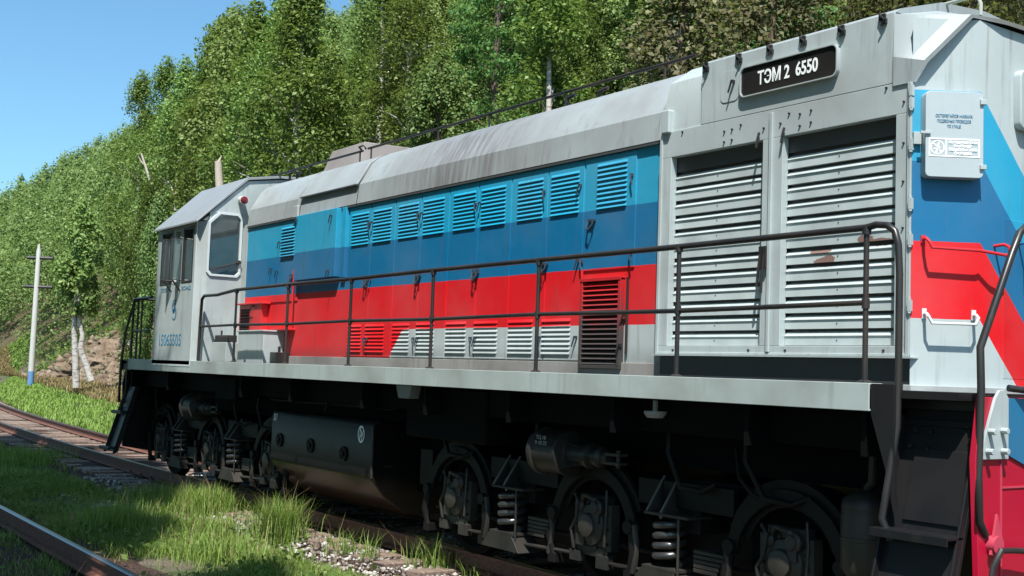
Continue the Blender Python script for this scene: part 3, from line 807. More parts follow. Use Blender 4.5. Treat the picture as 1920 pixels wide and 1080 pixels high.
for i, (t_, w_) in enumerate((('НЕ ПОДНИМАТЬСЯ',.185),('НА КРЫШУ',.115),('ПОД КОНТАКТНЫМ',.180),('ПРОВОДОМ',.110))):
    text('warning_lettering', t_, .021, M['letter'], wbox, ch_face(.293, 3.338-i*.0235, .087), width=w_, weight=.0012)
# blue trim behind the cabinet is part of the livery; grab handles on the corner
def grab(z, mat, s0, s1, drop, extra=None):
    mb = MB()
    mb.tube([ch(s0,0,z+.05),ch(s0,.05,z+.05),ch(s0,.085,z+.03),ch(s0+.02,.09,z-.01)]+[ch(s1-.02,.09,z-.01),ch(s1,.085,z+.03),ch(s1,.05,z+.05),ch(s1,0,z+.05)], .0105)
    for s in (s0,s1): chbox(mb, s-.014, s+.014, 0, .012, z+.02, z+.085)
    return mb.build('grab_handle', mat, L)
grab(2.20, M['white'], .085, .40, .0)
mb = MB()
mb.tube([ch(.075,0,2.725),ch(.075,.06,2.725),ch(.085,.09,2.70),ch(.10,.095,2.665),ch(.40,.095,2.655),(7.665,-.60,2.645),(7.675,-.50,2.64),(7.675,-.46,2.66),(7.665,-.455,2.70),(7.64,-.47,2.715),(7.57,-.47,2.71)], .0105)
chbox(mb,.06,.09,0,.012,2.70,2.75); mb.build('grab_handle', M['handle_red'], L)
# head lamp window on the nose front
hw = MB(); pr = rrect(-.26,.26,3.50,3.90,.05)
hw.prism(pr, 'x', 7.565, 7.625)
o = hw.build('headlamp_frame', M['grey'], L, bevel=.012)
gm = NT('headlamp_green_glass').set(rough=.08, color=(.02,.05,.03)).m
MB().prism(rrect(-.20,.20,3.545,3.855,.04), 'x', 7.62, 7.632).build('headlamp_glass', gm, o)
h = MB()
h.tube([(7.57,-.2,2.75),(7.65,-.2,2.75),(7.66,-.2,2.60),(7.66,-.1,2.56)], .010)
h.build('lamp_bracket', M['pilot_blue'], L)
dr = MB().box(7.565, 7.572, -.37, .37, 1.86, 2.9); dr.build('nose_door', M['livery'], L, bevel=.003)
for z in (3.68,3.60,3.33,2.95,2.72,2.3): 
    hh = MB(); hh.box(7.325, 7.345, -YC-.03, -YC+.0, z-.035, z+.035); hh.tube([(7.335,-YC-.02,z+.05),(7.335,-YC-.02,z-.05)], .011, 6); hh.build('corner_hinge', M['grey'], L)

# --- cab
CX0, CX1, CY, CZ0, CZ1 = -5.74, -3.97, 1.55, 1.72, 3.77
cab = MB()
gp = [(-CY,CZ1),(-.88,4.42),(-.4,4.50),(0,4.52),(.4,4.50),(.88,4.42),(CY,CZ1)]
# side walls with window openings (x ranges), front and rear walls with window openings
wz0, wz1 = 2.92, 3.70
def side_wall(s):
    y0, y1 = sorted((s*CY, s*(CY-.03)))
    X = [CX0, -5.55, -5.08, -4.98, -4.72, -4.62, -4.20, CX1-.13]
    cab.box(X[0], X[-1], y0, y1, CZ0, wz0); cab.box(X[0], X[-1], y0, y1, wz1, CZ1)
    for a, b in ((0,1),(2,3),(4,5),(6,7)): cab.box(X[a], X[b], y0, y1, wz0, wz1)
    ya, yb = s*CY, s*(CY-.10)
    poly = [(X[-1], s*CY), (CX1, s*(CY-.13)), (CX1-.03, s*(CY-.13)), (X[-1], s*(CY-.03))]
    cab.prism(poly, 'z', 1.79, CZ1)
for s in (-1, 1): side_wall(s)
def end_wall(x, two=True):
    x0, x1 = x-.03, x
    cab.box(x0, x1, -CY+.13, CY-.13, 1.79, 3.03)
    for s in (-1, 1):
        for a, b in ((CY-.13, 1.40), (.93, .0)):
            y0, y1 = sorted((s*a, s*b)); cab.box(x0, x1, y0, y1, 3.03, 3.90)
    top = [(-CY+.13,3.90),(CY-.13,3.90)] 
    g = [(-1.415,3.90),(-.88,4.40),(-.4,4.48),(0,4.50),(.4,4.48),(.88,4.40),(1.415,3.90)]
    cab.prism(g, 'x', x0, x1)
end_wall(CX1); end_wall(CX0+.03)
cabo = cab.build('cab', M['grey'], L, bevel=.004)
tr = MB()
for s in (-1,):
    tr.box(CX1-.145, CX1-.12, *sorted((s*(CY+.004), s*(CY-.005))), 1.74, CZ1)
    tr.box(CX0, CX1-.13, *sorted((s*(CY+.004), s*(CY-.005))), 1.72, 1.745)
twin(tr.build('cab_corner_trim', M['frame_grey'], cabo))
cr = [(-CY-.06,CZ1-.035),(-CY-.06,CZ1-.005),(-.90,4.45),(-.4,4.535),(0,4.555),(.4,4.535),(.90,4.45),(CY+.06,CZ1-.005),(CY+.06,CZ1-.035),(.88,4.415),(.4,4.495),(0,4.515),(-.4,4.495),(-.88,4.415)]
cabr = MB().prism(cr, 'x', CX0-.07, CX1+.03).build('cab_roof', paint('cab_roof_grey', (.25,.275,.285), dirt=(.12,.11,.10), amount=.6), L, bevel=.006)
# interior
MB().prism([(-1.50,3.78),(-.86,4.38),(.86,4.38),(1.50,3.78)], 'x', CX0+.035, CX1-.035).build('cab_ceiling', M['cream'], cabo)
it = MB().box(CX0+.05, CX1-.05, -1.3, 1.3, 1.78, 2.75); it.box(-5.1,-4.6,.2,.9,2.75,3.35); it.box(CX0+.04, CX0+.06, -.9,.9,2.75,3.55)
it.build('cab_interior', M['darkgreen'], cabo)
cl = MB().lathe([(.02,0),(.13,.03),(.17,.14),(.15,.3),(.06,.36)], (-4.42,-1.2,2.98), 'z', 14); cl.build('seat_cover', M['cloth'], cabo)
# front and rear cab windows
def octo(y0, y1, z0, z1, s, big=.14, sm=.05):
    # outer upper corner cut more deeply
    a, b = (big, sm)
    pts = [(y0+sm,z0),(y1-sm,z0),(y1,z0+sm),(y1,z1-b),(y1-b,z1),(y0+a,z1),(y0,z1-a),(y0,z0+sm)]
    return pts if s < 0 else [(-y, z) for y, z in pts]
for x, e in ((CX1, 1), (CX0+.0, -1)):
    for s in (-1, 1):
        oc = octo(-1.385, -.985, 3.05, 3.86, s); k = len(oc)
        cy_ = s*1.185; cz2 = 3.455
        def off(p, d): return (p[0]+math.copysign(d, p[0]-cy_), p[1]+math.copysign(d, p[1]-cz2))
        rect = []
        oo = [off(p,.05) for p in oc]; ii = [off(p,-.02) for p in oc]
        w = MB(); xo = x + e*.022; xi = x - e*.02
        w.add([(xo,*p) for p in oo]+[(xo,*p) for p in ii]+[(xi,*p) for p in ii]+[(xi,*p) for p in oo],
              [(j*k+i,j*k+(i+1)%k,((j+1)%4)*k+(i+1)%k,((j+1)%4)*k+i) for j in range(4) for i in range(k)])
        wf = w.build('cab_window', M['frame_grey'], L, bevel=.003)
        MB().prism([off(p,-.015) for p in oc], 'x', x-.012, x-.006).build('window_pane', M['glass'], wf)
        rb = MB(); i2 = [off(p,-.032) for p in oc]; xr = x+e*.003
        rb.add([(xr,*p) for p in ii]+[(xr,*p) for p in i2], [(i,(i+1)%k,k+(i+1)%k,k+i) for i in range(k)])
        rb.build('window_seal', M['rubber'], wf)
        if e > 0:
            wp = MB(); yb_ = s*.97
            wp.cyl((x,yb_,3.22),(x+.05,yb_,3.22),.028); wp.tube([(x+.045,yb_,3.22),(x+.05,s*1.30,3.115)], .009); wp.tube([(x+.03,s*1.13,3.165),(x+.03,s*1.36,3.09)], .007)
            wp.build('wiper', M['rail_pipe'], wf)
# corner fillers for the cut window corners are covered by small plates
cf = MB()
for s in (-1, 1):
    for x in (CX1-.018, CX0+.018):
        cf.prism([(s*1.402,3.905),(s*1.402,3.74),(s*1.245,3.905)], 'x', x-.008, x+.008)
cf.build('window_corner_plate', M['grey'], cabo)
# side windows
for s in (-1, 1):
    for a, b in ((-5.55,-5.08),(-4.98,-4.72),(-4.62,-4.20)):
        w = MB(); y0, y1 = sorted((s*(CY+.006), s*(CY-.045))); t = .022
        w.box(a-.01,a+t,y0,y1,wz0-.01,wz1+.01); w.box(b-t,b+.01,y0,y1,wz0-.01,wz1+.01); w.box(a+t,b-t,y0,y1,wz0-.01,wz0+t); w.box(a+t,b-t,y0,y1,wz1-t,wz1+.01)
        wf = w.build('cab_side_window', M['rail_pipe'] if b-a > .3 else M['grey'], L, bevel=.003)
        yy = s*(CY-.02)
        if b-a > .3: MB().box(a+t,b-t,yy-.003,yy+.003,wz0+t,wz1-t).build('window_pane', M['glass'], wf)
        else:
            MB().box(a+t,b-t,yy-.004,yy+.004,wz0+t,wz1-.20).build('sliding_panel', M['white'], wf)
    for x in (-5.03, -4.66):
        w = MB(); y0, y1 = sorted((s*(CY+.01), s*(CY+.17)))
        w.box(x-.006, x+.006, y0, y1, 2.97, 3.55)
        wf = w.build('wind_deflector', M['glass'], L)
        fr2 = MB(); 
        fr2.tube([(x,s*(CY),2.96),(x,s*(CY+.17),2.96),(x,s*(CY+.17),3.56),(x,s*CY,3.56)], .010, 6)
        fr2.tube([(x,s*(CY+.12),2.95),(x,s*CY,2.80)], .012, 6)
        fr2.build('deflector_frame', M['rail_pipe'], wf)
# emblem and number on the near cab side
em = MB()
def arc(cx_, cz_, r, a0, a1, w0, w1, n=14, yy=-CY-.003):
    vs = []; 
    for i in range(n+1):
        a = R_(a0+(a1-a0)*i/n); w = w0+(w1-w0)*i/n
        vs += [(cx_+(r-w/2)*math.cos(a), yy, cz_+(r-w/2)*math.sin(a)), (cx_+(r+w/2)*math.cos(a), yy, cz_+(r+w/2)*math.sin(a))]
    em.add(vs, [(2*i,2*i+1,2*i+3,2*i+2) for i in range(n)])
ex, ez = -4.86, 2.535
arc(ex, ez+.055, .085, 20, 265, .015, .045); arc(ex+.0, ez+.055, .04, -60, 190, .012, .03)
arc(ex, ez-.06, .085, 85, -155, .05, .012); arc(ex-.0, ez-.06, .04, 170, 10, .03, .012)
em.box(ex-.08, ex+.09, -CY-.004, -CY-.002, ez-.012, ez+.014)
em.build('emblem', M['letter_blue'], cabo)
text('cab_number', '15065505', .24, M['letter_paleblue'], cabo, face_side(-4.98,-CY-.002,2.085), width=.94)
text('cab_lettering', 'СЕВ', .075, M['letter_paleblue'], cabo, face_side(-5.36,-CY-.002,2.83), width=.26)
text('cab_lettering', 'ВСЖД', .075, M['letter_paleblue'], cabo, face_side(-4.40,-CY-.002,2.83), width=.38)
# marker lamp at the top of the cab front
mk = MB().cyl((-3.95,-.98,4.12),(-3.80,-.99,4.10),.05,.062,16); mk.tube([(-3.95,-.98,4.12),(-3.97,-.98,4.12)], .02)
mo = mk.build('marker_lamp', M['white'], L); MB().lathe([(.056,0),(.05,.02),(.02,.035)], (-3.805,-.99,4.10), 'x', 16).build('lamp_lens', M['redlens'], mo)

# --- side handrails
ZR, ZM = 2.755, 2.28
def handrail(s):
    y = s*1.50
    posts = [-2.63,-1.02,.61,2.31,4.02,5.73,7.38]
    h = MB()
    wob = [0,.004,-.004,.003,0,-.004,0]
    top = [(-3.92,y,1.80),(-3.91,y,2.3),(-3.885,y,2.66),(-3.80,y,2.705),(-3.3,y,2.70),(-3.1,y,2.715)]+[(x,y,ZR-.012+w) for x, w in zip(posts, wob)]+[(7.45,y,ZR),(7.53,y,ZR-.01),(7.585,y,ZR-.05),(7.61,y,ZR-.13),(7.62,y,2.45),(7.62,y,1.9),(7.615,y-s*-.0,1.55),(7.58,y+s*.04,1.20),(7.56,y+s*.06,1.02),(7.60,y+s*.03,.90)]
    h.tube(top, .022, 10)
    h.tube([(-3.90,y,ZM)]+[(x,y,ZM+.006*(-1)**i) for i, x in enumerate(posts)], .017, 8)
    o = h.build('handrail', M['rail_pipe'], L, smooth=60)
    for x in posts:
        p = MB().tube([(x,y,1.80),(x,y,ZR-.0)], .017, 8); p.lathe([(.028,0),(.028,.05)], (x,y,ZR-.055), 'z', 10); p.lathe([(.045,0),(.045,.008),(.022,.02)], (x,y,1.80), 'z', 10); p.lathe([(.024,0),(.024,.06)], (x,y,ZM-.03), 'z', 10)
        p.build('post', M['rail_pipe'], o, smooth=60)
for s in (-1, 1): handrail(s)
# end platform handrails
def end_rail(x, e, s):
    h = MB()
    if e > 0:
        h.tube([(x,s*1.36,.98),(x+.015,s*1.44,1.06),(x,s*1.43,1.3),(x,s*1.41,1.79),(x,s*1.42,2.02),(x,s*1.12,2.57),(x,s*1.04,2.70),(x,s*.95,2.76),(x,s*.5,2.77)], .022, 10)
        h.tube([(x,s*.5,2.77),(x,s*.5,1.8)], .018)
        h.tube([(x,s*1.15,1.80),(x+.05,s*1.05,1.79),(x+.03,s*.9,1.84),(x+.02,s*.88,1.98)], .02)
    else:
        h.tube([(x-.02,s*1.50,1.10),(x+.03,s*1.52,1.22),(x+.03,s*1.52,1.75),(x+.06,s*1.48,2.25),(x+.15,s*1.40,2.72),(x+.16,s*1.33,2.78),(x+.16,s*.5,2.78)], .022, 10)
        h.tube([(x+.45,s*1.50,1.80),(x+.47,s*1.50,2.70),(x+.5,s*1.49,2.76),(x+1.3,s*1.49,2.76)], .020, 8)
        h.tube([(x+.45,s*1.5,2.25),(x+1.3,s*1.5,2.25)], .016, 8); h.tube([(x+.9,s*1.5,1.8),(x+.9,s*1.5,2.76)], .016, 8)
        h.tube([(x+.16,s*1.33,1.8),(x+.16,s*1.33,2.78)], .018, 8); h.tube([(x+.3,s*1.5,1.74),(x+.3,s*1.5,1.25),(x+.1,s*1.53,.9)], .016, 8)
    return h.build('end_handrail', M['rail_pipe'], L, smooth=60)
for s in (-1, 1): end_rail(8.10, 1, s); end_rail(-7.40, -1, s)

# --- steps
def steps(x0, x1, s):
    t = MB()
    def sl(z): return -1.30 - (1.58-z)*.285          # outward slope of the ladder, y of its face
    def q(x0,x1,z0,z1,d0,d1):
        vs = []
        for z in (z0, z1):
            for x, d in ((x0,d0),(x1,d0),(x1,d1),(x0,d1)): vs.append((x, sl(z)-d, z))
        t.add(vs, [(0,3,2,1),(4,5,6,7),(0,1,5,4),(1,2,6,5),(2,3,7,6),(3,0,4,7)])
    q(x0, x1, .32, 1.70, -.03, 0)                    # sloping back plate
    q(x0, x0+.016, .30, 1.62, 0, .05); q(x1-.016, x1, .30, 1.62, 0, .05)
    q(x0+.12, x1-.03, 1.02, 1.43, 0, .018)
    for z in (.97, .40):
        t.box(x0, x1, sl(z)-.15, sl(z), z-.018, z); t.box(x0, x1, sl(z)-.152, sl(z)-.14, z-.05, z)
    q(x0, x1, 1.565, 1.60, -.01, .02)
    for x, z in ((x0+.10,1.53),(x0+.20,1.53),(x0+.08,1.44),(x0+.20,1.43),(x1-.05,1.50)):
        y = sl(z); t.cyl((x,y,z),(x,y-.025,z),.014,.014,8)
    t.box(x0-.02, x1+.02, -1.32, -.9, 1.66, 1.72)
    if s > 0: t.v = [(x,-y,z) for x,y,z in t.v]
    return t.build('cab_steps', M['black'], L, bevel=.004)
for s in (-1, 1):
    steps(7.52, 8.04, s)
    steps(-7.40, -6.90, s)
gs = MB()
for s in (-1,):
    a, b = sorted((s*1.535, s*1.50))
    gs.prism([(7.452,1.80),(7.62,1.80),(7.62,1.05),(7.56,1.30),(7.452,1.62)], 'y', a, b)
twin(gs.build('step_gusset', M['black'], L, bevel=.003))
ep = MB().box(7.45, 8.06, -1.28, 1.28, 1.70, 1.755); ep.box(-7.42, -6.9, -1.5, 1.5, 1.62, 1.79); ep.build('end_platform', M['black'], L, bevel=.004)

# --- pilots (end plates), couplers
pf = MB().prism([(-1.40,.38),(-1.46,1.40),(-1.40,1.745),(1.40,1.745),(1.46,1.40),(1.40,.38),(.9,.30),(-.9,.30)], 'x', 8.06, 8.10)
pil = pf.build('pilot', M['pilot_red'], L, bevel=.004)
MB().prism([(-1.16,1.42),(-1.16,1.743),(1.16,1.743),(1.16,1.42),(.9,1.33),(-.9,1.33)], 'x', 8.10, 8.112).build('pilot_band', M['pilot_blue'], pil)
gb = MB()
for s in (-1,):
    pts = [(1.17,1.40),(1.42,1.40),(1.425,1.46),(1.30,1.74),(1.26,1.785),(1.21,1.79),(1.17,1.74)]
    gb.prism([(s*y,z) for y,z in pts], 'x', 8.10, 8.118)
    for y, z in ((1.24,1.56),(1.36,1.555),(1.235,1.445),(1.38,1.445)): gb.cyl((8.118,s*y,z),(8.16,s*y,z),.018,.018,8)
twin(gb.build('rail_bracket', M['grey'], pil, bevel=.003))
sm = MB()
for s in (-1,):
    sm.box(8.10, 8.107, *sorted((s*1.215, s*1.225)), .5, 1.39); sm.box(8.10, 8.106, *sorted((s*.5, s*1.21)), 1.235, 1.245)
twin(sm.build('pilot_seam', M['pink'], pil))
br = MB()
for s in (-1,):
    br.prism([(s*1.36,.88),(s*1.25,.86),(s*1.25,.96),(s*1.30,1.10)], 'x', 8.12, 8.135)
    br.lathe([(.05,0),(.05,.05),(.025,.05)], (8.10,s*1.31,.93), 'x', 14)
br.build('lever_bracket', M['pink'], pil)
lv = MB().tube([(8.14,-1.40,.60),(8.16,-1.38,.82),(8.17,-1.32,.905),(8.17,-1.2,.90),(8.20,-.5,.84),(8.2,.1,.95)], .018)
lv.build('uncoupling_lever', M['rail_pipe'], pil)
pr_ = MB().prism([(-1.40,.38),(-1.46,1.40),(-1.40,1.745),(1.40,1.745),(1.46,1.40),(1.40,.38),(.9,.30),(-.9,.30)], 'x', -7.46, -7.42)
pr_.build('rear_pilot', M['black'], L, bevel=.004)
for x, e in ((8.10, 1), (-7.46, -1)):
    c = MB()
    c.add([], [])
    c.box(min(x, x+e*.45), max(x, x+e*.45), -.11, .11, .95, 1.17)
    c.prism([(x+e*.40,-.16),(x+e*.62,-.22),(x+e*.74,-.16),(x+e*.66,-.02),(x+e*.76,.12),(x+e*.62,.20),(x+e*.40,.16)], 'z', .90, 1.24)
    c.build('coupler', M['under'], L, bevel=.02)

# --- fuel tank between the bogies
tk = MB()
sec = [(-1.06,1.20),(-1.12,1.245),(-1.17,1.22),(-1.20,1.16),(-1.20,.60),(-1.04,.40),(-.75,.20),(.75,.20),(1.04,.40),(1.20,.60),(1.20,1.16),(1.17,1.22),(1.12,1.245),(1.06,1.20)]
def tankmat():
    q = NT('tank_black_sunlit_foot'); v = q.coords('Object'); sp = q.n('ShaderNodeSeparateXYZ'); q.l(v, sp.inputs[0])
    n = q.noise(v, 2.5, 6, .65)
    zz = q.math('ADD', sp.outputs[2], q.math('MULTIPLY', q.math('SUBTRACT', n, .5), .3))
    c = q.ramp(zz, [(.45,(.05,.032,.022)),(.62,(.007,.007,.007))])  # brown low band: dirt with the sunlight on it put into the colour
    q.l(c, q.b.inputs['Base Color']); q.set(rough=.30, spec=.16); q.bump(q.noise(v,3,3),.2,.02); return q.m
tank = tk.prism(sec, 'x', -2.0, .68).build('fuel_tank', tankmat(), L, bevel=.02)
for x, z in ((-1.72,.86),(-.84,.85),(.02,.82)):
    cp = MB().lathe([(.085,0),(.085,-.02),(.06,-.02),(.06,-.012),(.03,-.012),(.03,-.03),(.015,-.035)], (x,-1.20,z), 'y', 20); cp.build('tank_cap', M['under'], tank)
eb = MB()
eb.add([], [])
eb.prism([(-1.14,1.24),(-1.21,1.16),(-1.21,.60),(-1.19,.60),(-1.19,1.15),(-1.13,1.22)], 'x', .67, .70)
eb.box(.68, .70, -1.05, -.95, .72, .74); eb.box(.68, .70, -1.05, -.95, .46, .48)
eb.build('tank_end_rim', M['cast'], tank, bevel=.004)
fp = MB().tube([(-.70,-1.10,1.20),(-.62,-1.13,1.30),(-.58,-1.13,1.36)], .018); fp.lathe([(.03,0),(.05,.02),(.04,.05)], (-.57,-1.13,1.35), 'z', 10)
fp.build('filler_pipe', M['under'], tank)
dc = MB()
for k in range(24):
    a0, a1 = 2*math.pi*k/24, 2*math.pi*(k+1)/24
    dc.add([(.42+.078*r*math.cos(a), -1.205, 1.06+.095*r*math.sin(a)) for a, r in ((a0,1),(a1,1),(a1,.78),(a0,.78))], [(0,1,2,3)])
for p0, p1 in (((.39,.98),(.40,1.13)),((.40,1.13),(.44,1.06)),((.44,1.06),(.40,1.03)),((.42,.97),(.475,1.12))):
    d_ = Vector((p1[0]-p0[0],p1[1]-p0[1])).normalized(); q_ = Vector((-d_.y,d_.x))*.007
    dc.add([(p0[0]+q_.x,-1.206,p0[1]+q_.y),(p1[0]+q_.x,-1.206,p1[1]+q_.y),(p1[0]-q_.x,-1.206,p1[1]-q_.y),(p0[0]-q_.x,-1.206,p0[1]-q_.y)], [(0,1,2,3)])
dc.build('tank_roundel', M['letter'], tank)
text('tank_lettering', 'ДТ', .10, M['letter'], tank, face_side(-1.87,-1.2055,1.13), width=.12)

# --- bogies
def arch(mb, cx, cz, r0, r1, a0, a1, y0, y1, n=16):
    poly = [(cx+r1*math.cos(R_(a0+(a1-a0)*i/n)), cz+r1*math.sin(R_(a0+(a1-a0)*i/n))) for i in range(n+1)]
    poly += [(cx+r0*math.cos(R_(a1+(a0-a1)*i/n)), cz+r0*math.sin(R_(a1+(a0-a1)*i/n))) for i in range(n+1)]
    mb.prism(poly, 'y', y0, y1)
def bogie(cx):
    b = MB()
    for s in (-1, 1):
        y0, y1 = sorted((s*1.0, s*1.04))
        for dx in (-2.1, 0, 2.1):
            arch(b, cx+dx, .525, .40, .60, 20, 160, y0, y1, 10)
        for dx in (-1.05, 1.05): b.box(cx+dx-.52, cx+dx+.52, y0, y1, .80, 1.0)
        for dx in (-2.75, 2.75): b.box(cx+dx-.12, cx+dx+.12, y0, y1, .62, .98)
    b.box(cx-2.8, cx+2.8, -.55, .55, .22, .98)  # solid middle block added to hide the sunlit ground beyond
    for dx in (-2.75, -1.05, 1.05, 2.75): b.box(cx+dx-.14, cx+dx+.14, -1.0, 1.0, .62, .95)
    f = b.build('bogie', M['under'], L, bevel=.006)
    for dx in (-2.1, 0, 2.1):
        x = cx+dx
        w = MB()
        for s in (-1, 1):
            prof = [(.12,.66),(.13,.70),(.40,.74),(.44,.725),(.50,.72),(.55,.725),(.553,.755),(.525,.765),(.520,.855),(.45,.86),(.43,.845),(.40,.82),(.16,.80),(.13,.86),(.095,.90)]
            w.lathe([(r, s*a) for r, a in prof], (x,0,.525), 'y', 36)
        w.cyl((x,-1.06,.525),(x,1.06,.525),.085,.085,14)
        w.build('wheelset', M['black_shade'], f, smooth=30)
        t = MB().box(x-.35, x+.35, -.62, .62, .28, .92); t.build('traction_motor', M['black_shade'], f, bevel=.06)
        for s in (-1, 1):
            a = MB()
            a.lathe([(.20,s*.98),(.21,s*1.0),(.21,s*1.055),(.175,s*1.065),(.165,s*1.10),(.10,s*1.115),(.095,s*1.15),(.05,s*1.16)], (x,0,.555), 'y', 20)
            ya, yb = sorted((s*.97, s*1.07))
            a.box(x-.24, x-.15, ya, yb, .36, .74); a.box(x+.15, x+.24, ya, yb, .36, .74); a.box(x-.17, x+.17, ya, yb, .70, .80); a.box(x-.2, x+.2, ya, yb, .30, .38)
            for q_ in range(8):
                g = 2*math.pi*q_/8+.3; px_, pz_ = x+.185*math.cos(g), .555+.185*math.sin(g)
                a.cyl((px_, s*1.05, pz_), (px_, s*1.085, pz_), .018, .018, 6)
            a.tube([(x-.12,s*1.09,.72),(x-.05,s*1.12,.80),(x+.08,s*1.12,.78),(x+.14,s*1.08,.68)], .022, 7)
            a.box(x+.06, x+.14, *sorted((s*1.05, s*1.13)), .58, .70)
            a.box(x-.16, x-.05, *sorted((s*1.05, s*1.12)), .38, .47)
            a.tube([(x-.20,s*1.10,.80),(x-.12,s*1.13,.74),(x-.14,s*1.13,.60),(x-.22,s*1.12,.50),(x-.20,s*1.10,.34)], .016, 6)
            a.tube([(x+.20,s*1.09,.86),(x+.24,s*1.12,.70),(x+.22,s*1.12,.40)], .013, 6)
            a.lathe([(.07,s*1.06),(.075,s*1.12),(.05,s*1.135),(.05,s*1.15)], (x+.10,0,.71), 'y', 10)
            a.lathe([(.05,s*1.06),(.055,s*1.11),(.03,s*1.125)], (x-.13,0,.70), 'y', 10)
            a.box(x-.26, x-.12, *sorted((s*1.04, s*1.10)), .24, .33); a.box(x+.10, x+.25, *sorted((s*1.04, s*1.11)), .22, .33)
            for e in (-1, 1):
                for q_ in (.42, .54, .66): a.cyl((x+e*.195, s*1.06, q_), (x+e*.195, s*1.095, q_), .016, .016, 6)
            a.build('axle_box', M['cast'], f, bevel=.006)
            # brake arch and hanger round the axle box
            h = MB(); y0, y1 = sorted((s*1.05, s*1.085))
            arch(h, x, .50, .46, .56, 12, 168, y0, y1, 14)
            for e in (-1, 1):
                h.tube([(x+e*.51,s*1.07,.62),(x+e*.55,s*1.09,.40),(x+e*.50,s*1.08,.24)], [.045,.038,.03], 8)
                h.cyl((x+e*.50,s*1.03,.60),(x+e*.50,s*1.13,.60),.055,.055,12)
                h.box(x+e*.50-.05, x+e*.50+.05, *sorted((s*1.0, s*1.11)), .18, .26)
            h.build('brake_hanger', M['under'], f, bevel=.006)
    for dx in (-1.05, 1.05):
        for s in (-1, 1):
            x = cx+dx - .12; y = s*1.06
            sp_ = MB().coil((x,y,.385), .108, .031, 4.5, .345)
            sp_.build('coil_spring', M['spring'], f, smooth=80)
            k = MB()
            y0, y1 = sorted((s*.94, s*1.19))
            k.box(x-.16, x+.32, y0, y1, .745, .765)
            k.box(x-.17, x+.20, y0, y1, .335, .36)
            k.prism([(x-.30,.20),(x+.30,.20),(x+.18,.335),(x-.18,.335)], 'y', y0, y1)
            for xx in (x-.13, x+.03):
                k.prism([(s*1.18,.765),(s*1.0,.765),(s*1.0,1.02)], 'x', xx-.006, xx+.006)
                gl = MB().tube([(xx,s*1.19,.77),(xx,s*1.01,1.03)], .009, 6); gl.build('gusset_highlight', M['edge'], f)
            k.tube([(x+.21,s*1.17,.76),(x+.21,s*1.17,.18)], .011, 7)
            k.build('spring_seat', M['cast'], f, bevel=.003)
            ls = MB()
            for i in range(5): ls.box(x+.30, x+.62-.02*i, *sorted((s*1.0, s*1.10)), .50-i*.034, .528-i*.034)
            ls.build('leaf_pack', M['cast'], f, bevel=.004)
    # brake cylinder above the middle of the bogie, near side and far side
    for s in (-1, 1):
        c = MB(); y = s*1.18; z = 1.13; x0 = cx-.56
        c.lathe([(.05,0),(.195,.0),(.205,.02),(.205,.06),(.185,.065),(.18,.36),(.195,.365),(.195,.395),(.10,.41),(.085,.62),(.105,.63),(.105,.68),(.075,.69),(.075,.76),(.09,.77),(.09,.80),(.055,.82),(.055,.9)], (x0,y,z), 'x', 24)
        for g in range(4):
            a_ = math.pi/4+g*math.pi/2
            c.add([(x0+.39,y+.18*math.cos(a_)-.005,z+.18*math.sin(a_)),(x0+.39,y+.18*math.cos(a_)+.005,z+.18*math.sin(a_)),(x0+.62,y+.085*math.cos(a_)+.005,z+.085*math.sin(a_)),(x0+.62,y+.085*math.cos(a_)-.005,z+.085*math.sin(a_)),
                   (x0+.39,y+.09*math.cos(a_)-.005,z+.09*math.sin(a_)),(x0+.39,y+.09*math.cos(a_)+.005,z+.09*math.sin(a_))], [(0,1,2,3),(0,3,4),(1,5,2),(4,5,1,0),(3,2,5,4)])
        for e in (-1,1): c.box(x0+.88, x0+1.06, *sorted((y-.05,y+.05)), z+e*.035-.012, z+e*.035+.012)
        c.cyl((x0+1.0,y,z-.07),(x0+1.0,y,z+.07),.02,.02,8)
        o = c.build('brake_cylinder', M['cast'], f, bevel=.004)
        if s < 0 and cx > 0: text('cylinder_lettering', 'ТЦ 10\n9 10 22', .045, M['dim_letter'], o, face_side(x0+.20,y-.183,z+.10), width=.16)
    # brake levers, hoses and cables hung round the running gear
    for s in (-1, 1):
        for dx in (-1.55, -.55, .55, 1.55):
            MB().tube([(cx+dx,s*1.09,.62),(cx+dx+.05,s*1.10,.44),(cx+dx,s*1.09,.25)], [.03,.022,.03], 7).build('brake_lever', M['cast'], f)
            MB().tube([(cx+dx-.42,s*1.08,.27),(cx+dx+.42,s*1.08,.30)], .016, 6).build('pull_rod', M['cast'], f)
        for dx, w_ in ((-2.35,.5),(-.75,.35),(.95,.45),(1.75,.55)):
            MB().tube([(cx+dx,s*1.10,1.55),(cx+dx+.03,s*1.14,1.22),(cx+dx+w_*.4,s*1.15,.98),(cx+dx+w_*.8,s*1.12,.96),(cx+dx+w_,s*1.06,1.02)], .022, 7).build('hose', M['under'], f, smooth=60)
    # long brake rods
    r = MB()
    for s in (-1, 1): r.tube([(cx-2.6,s*.98,.42),(cx+2.6,s*.98,.42)], .022, 8)
    r.build('brake_rod', M['under'], f)
    return f
bogie(4.30); bogie(-4.38)
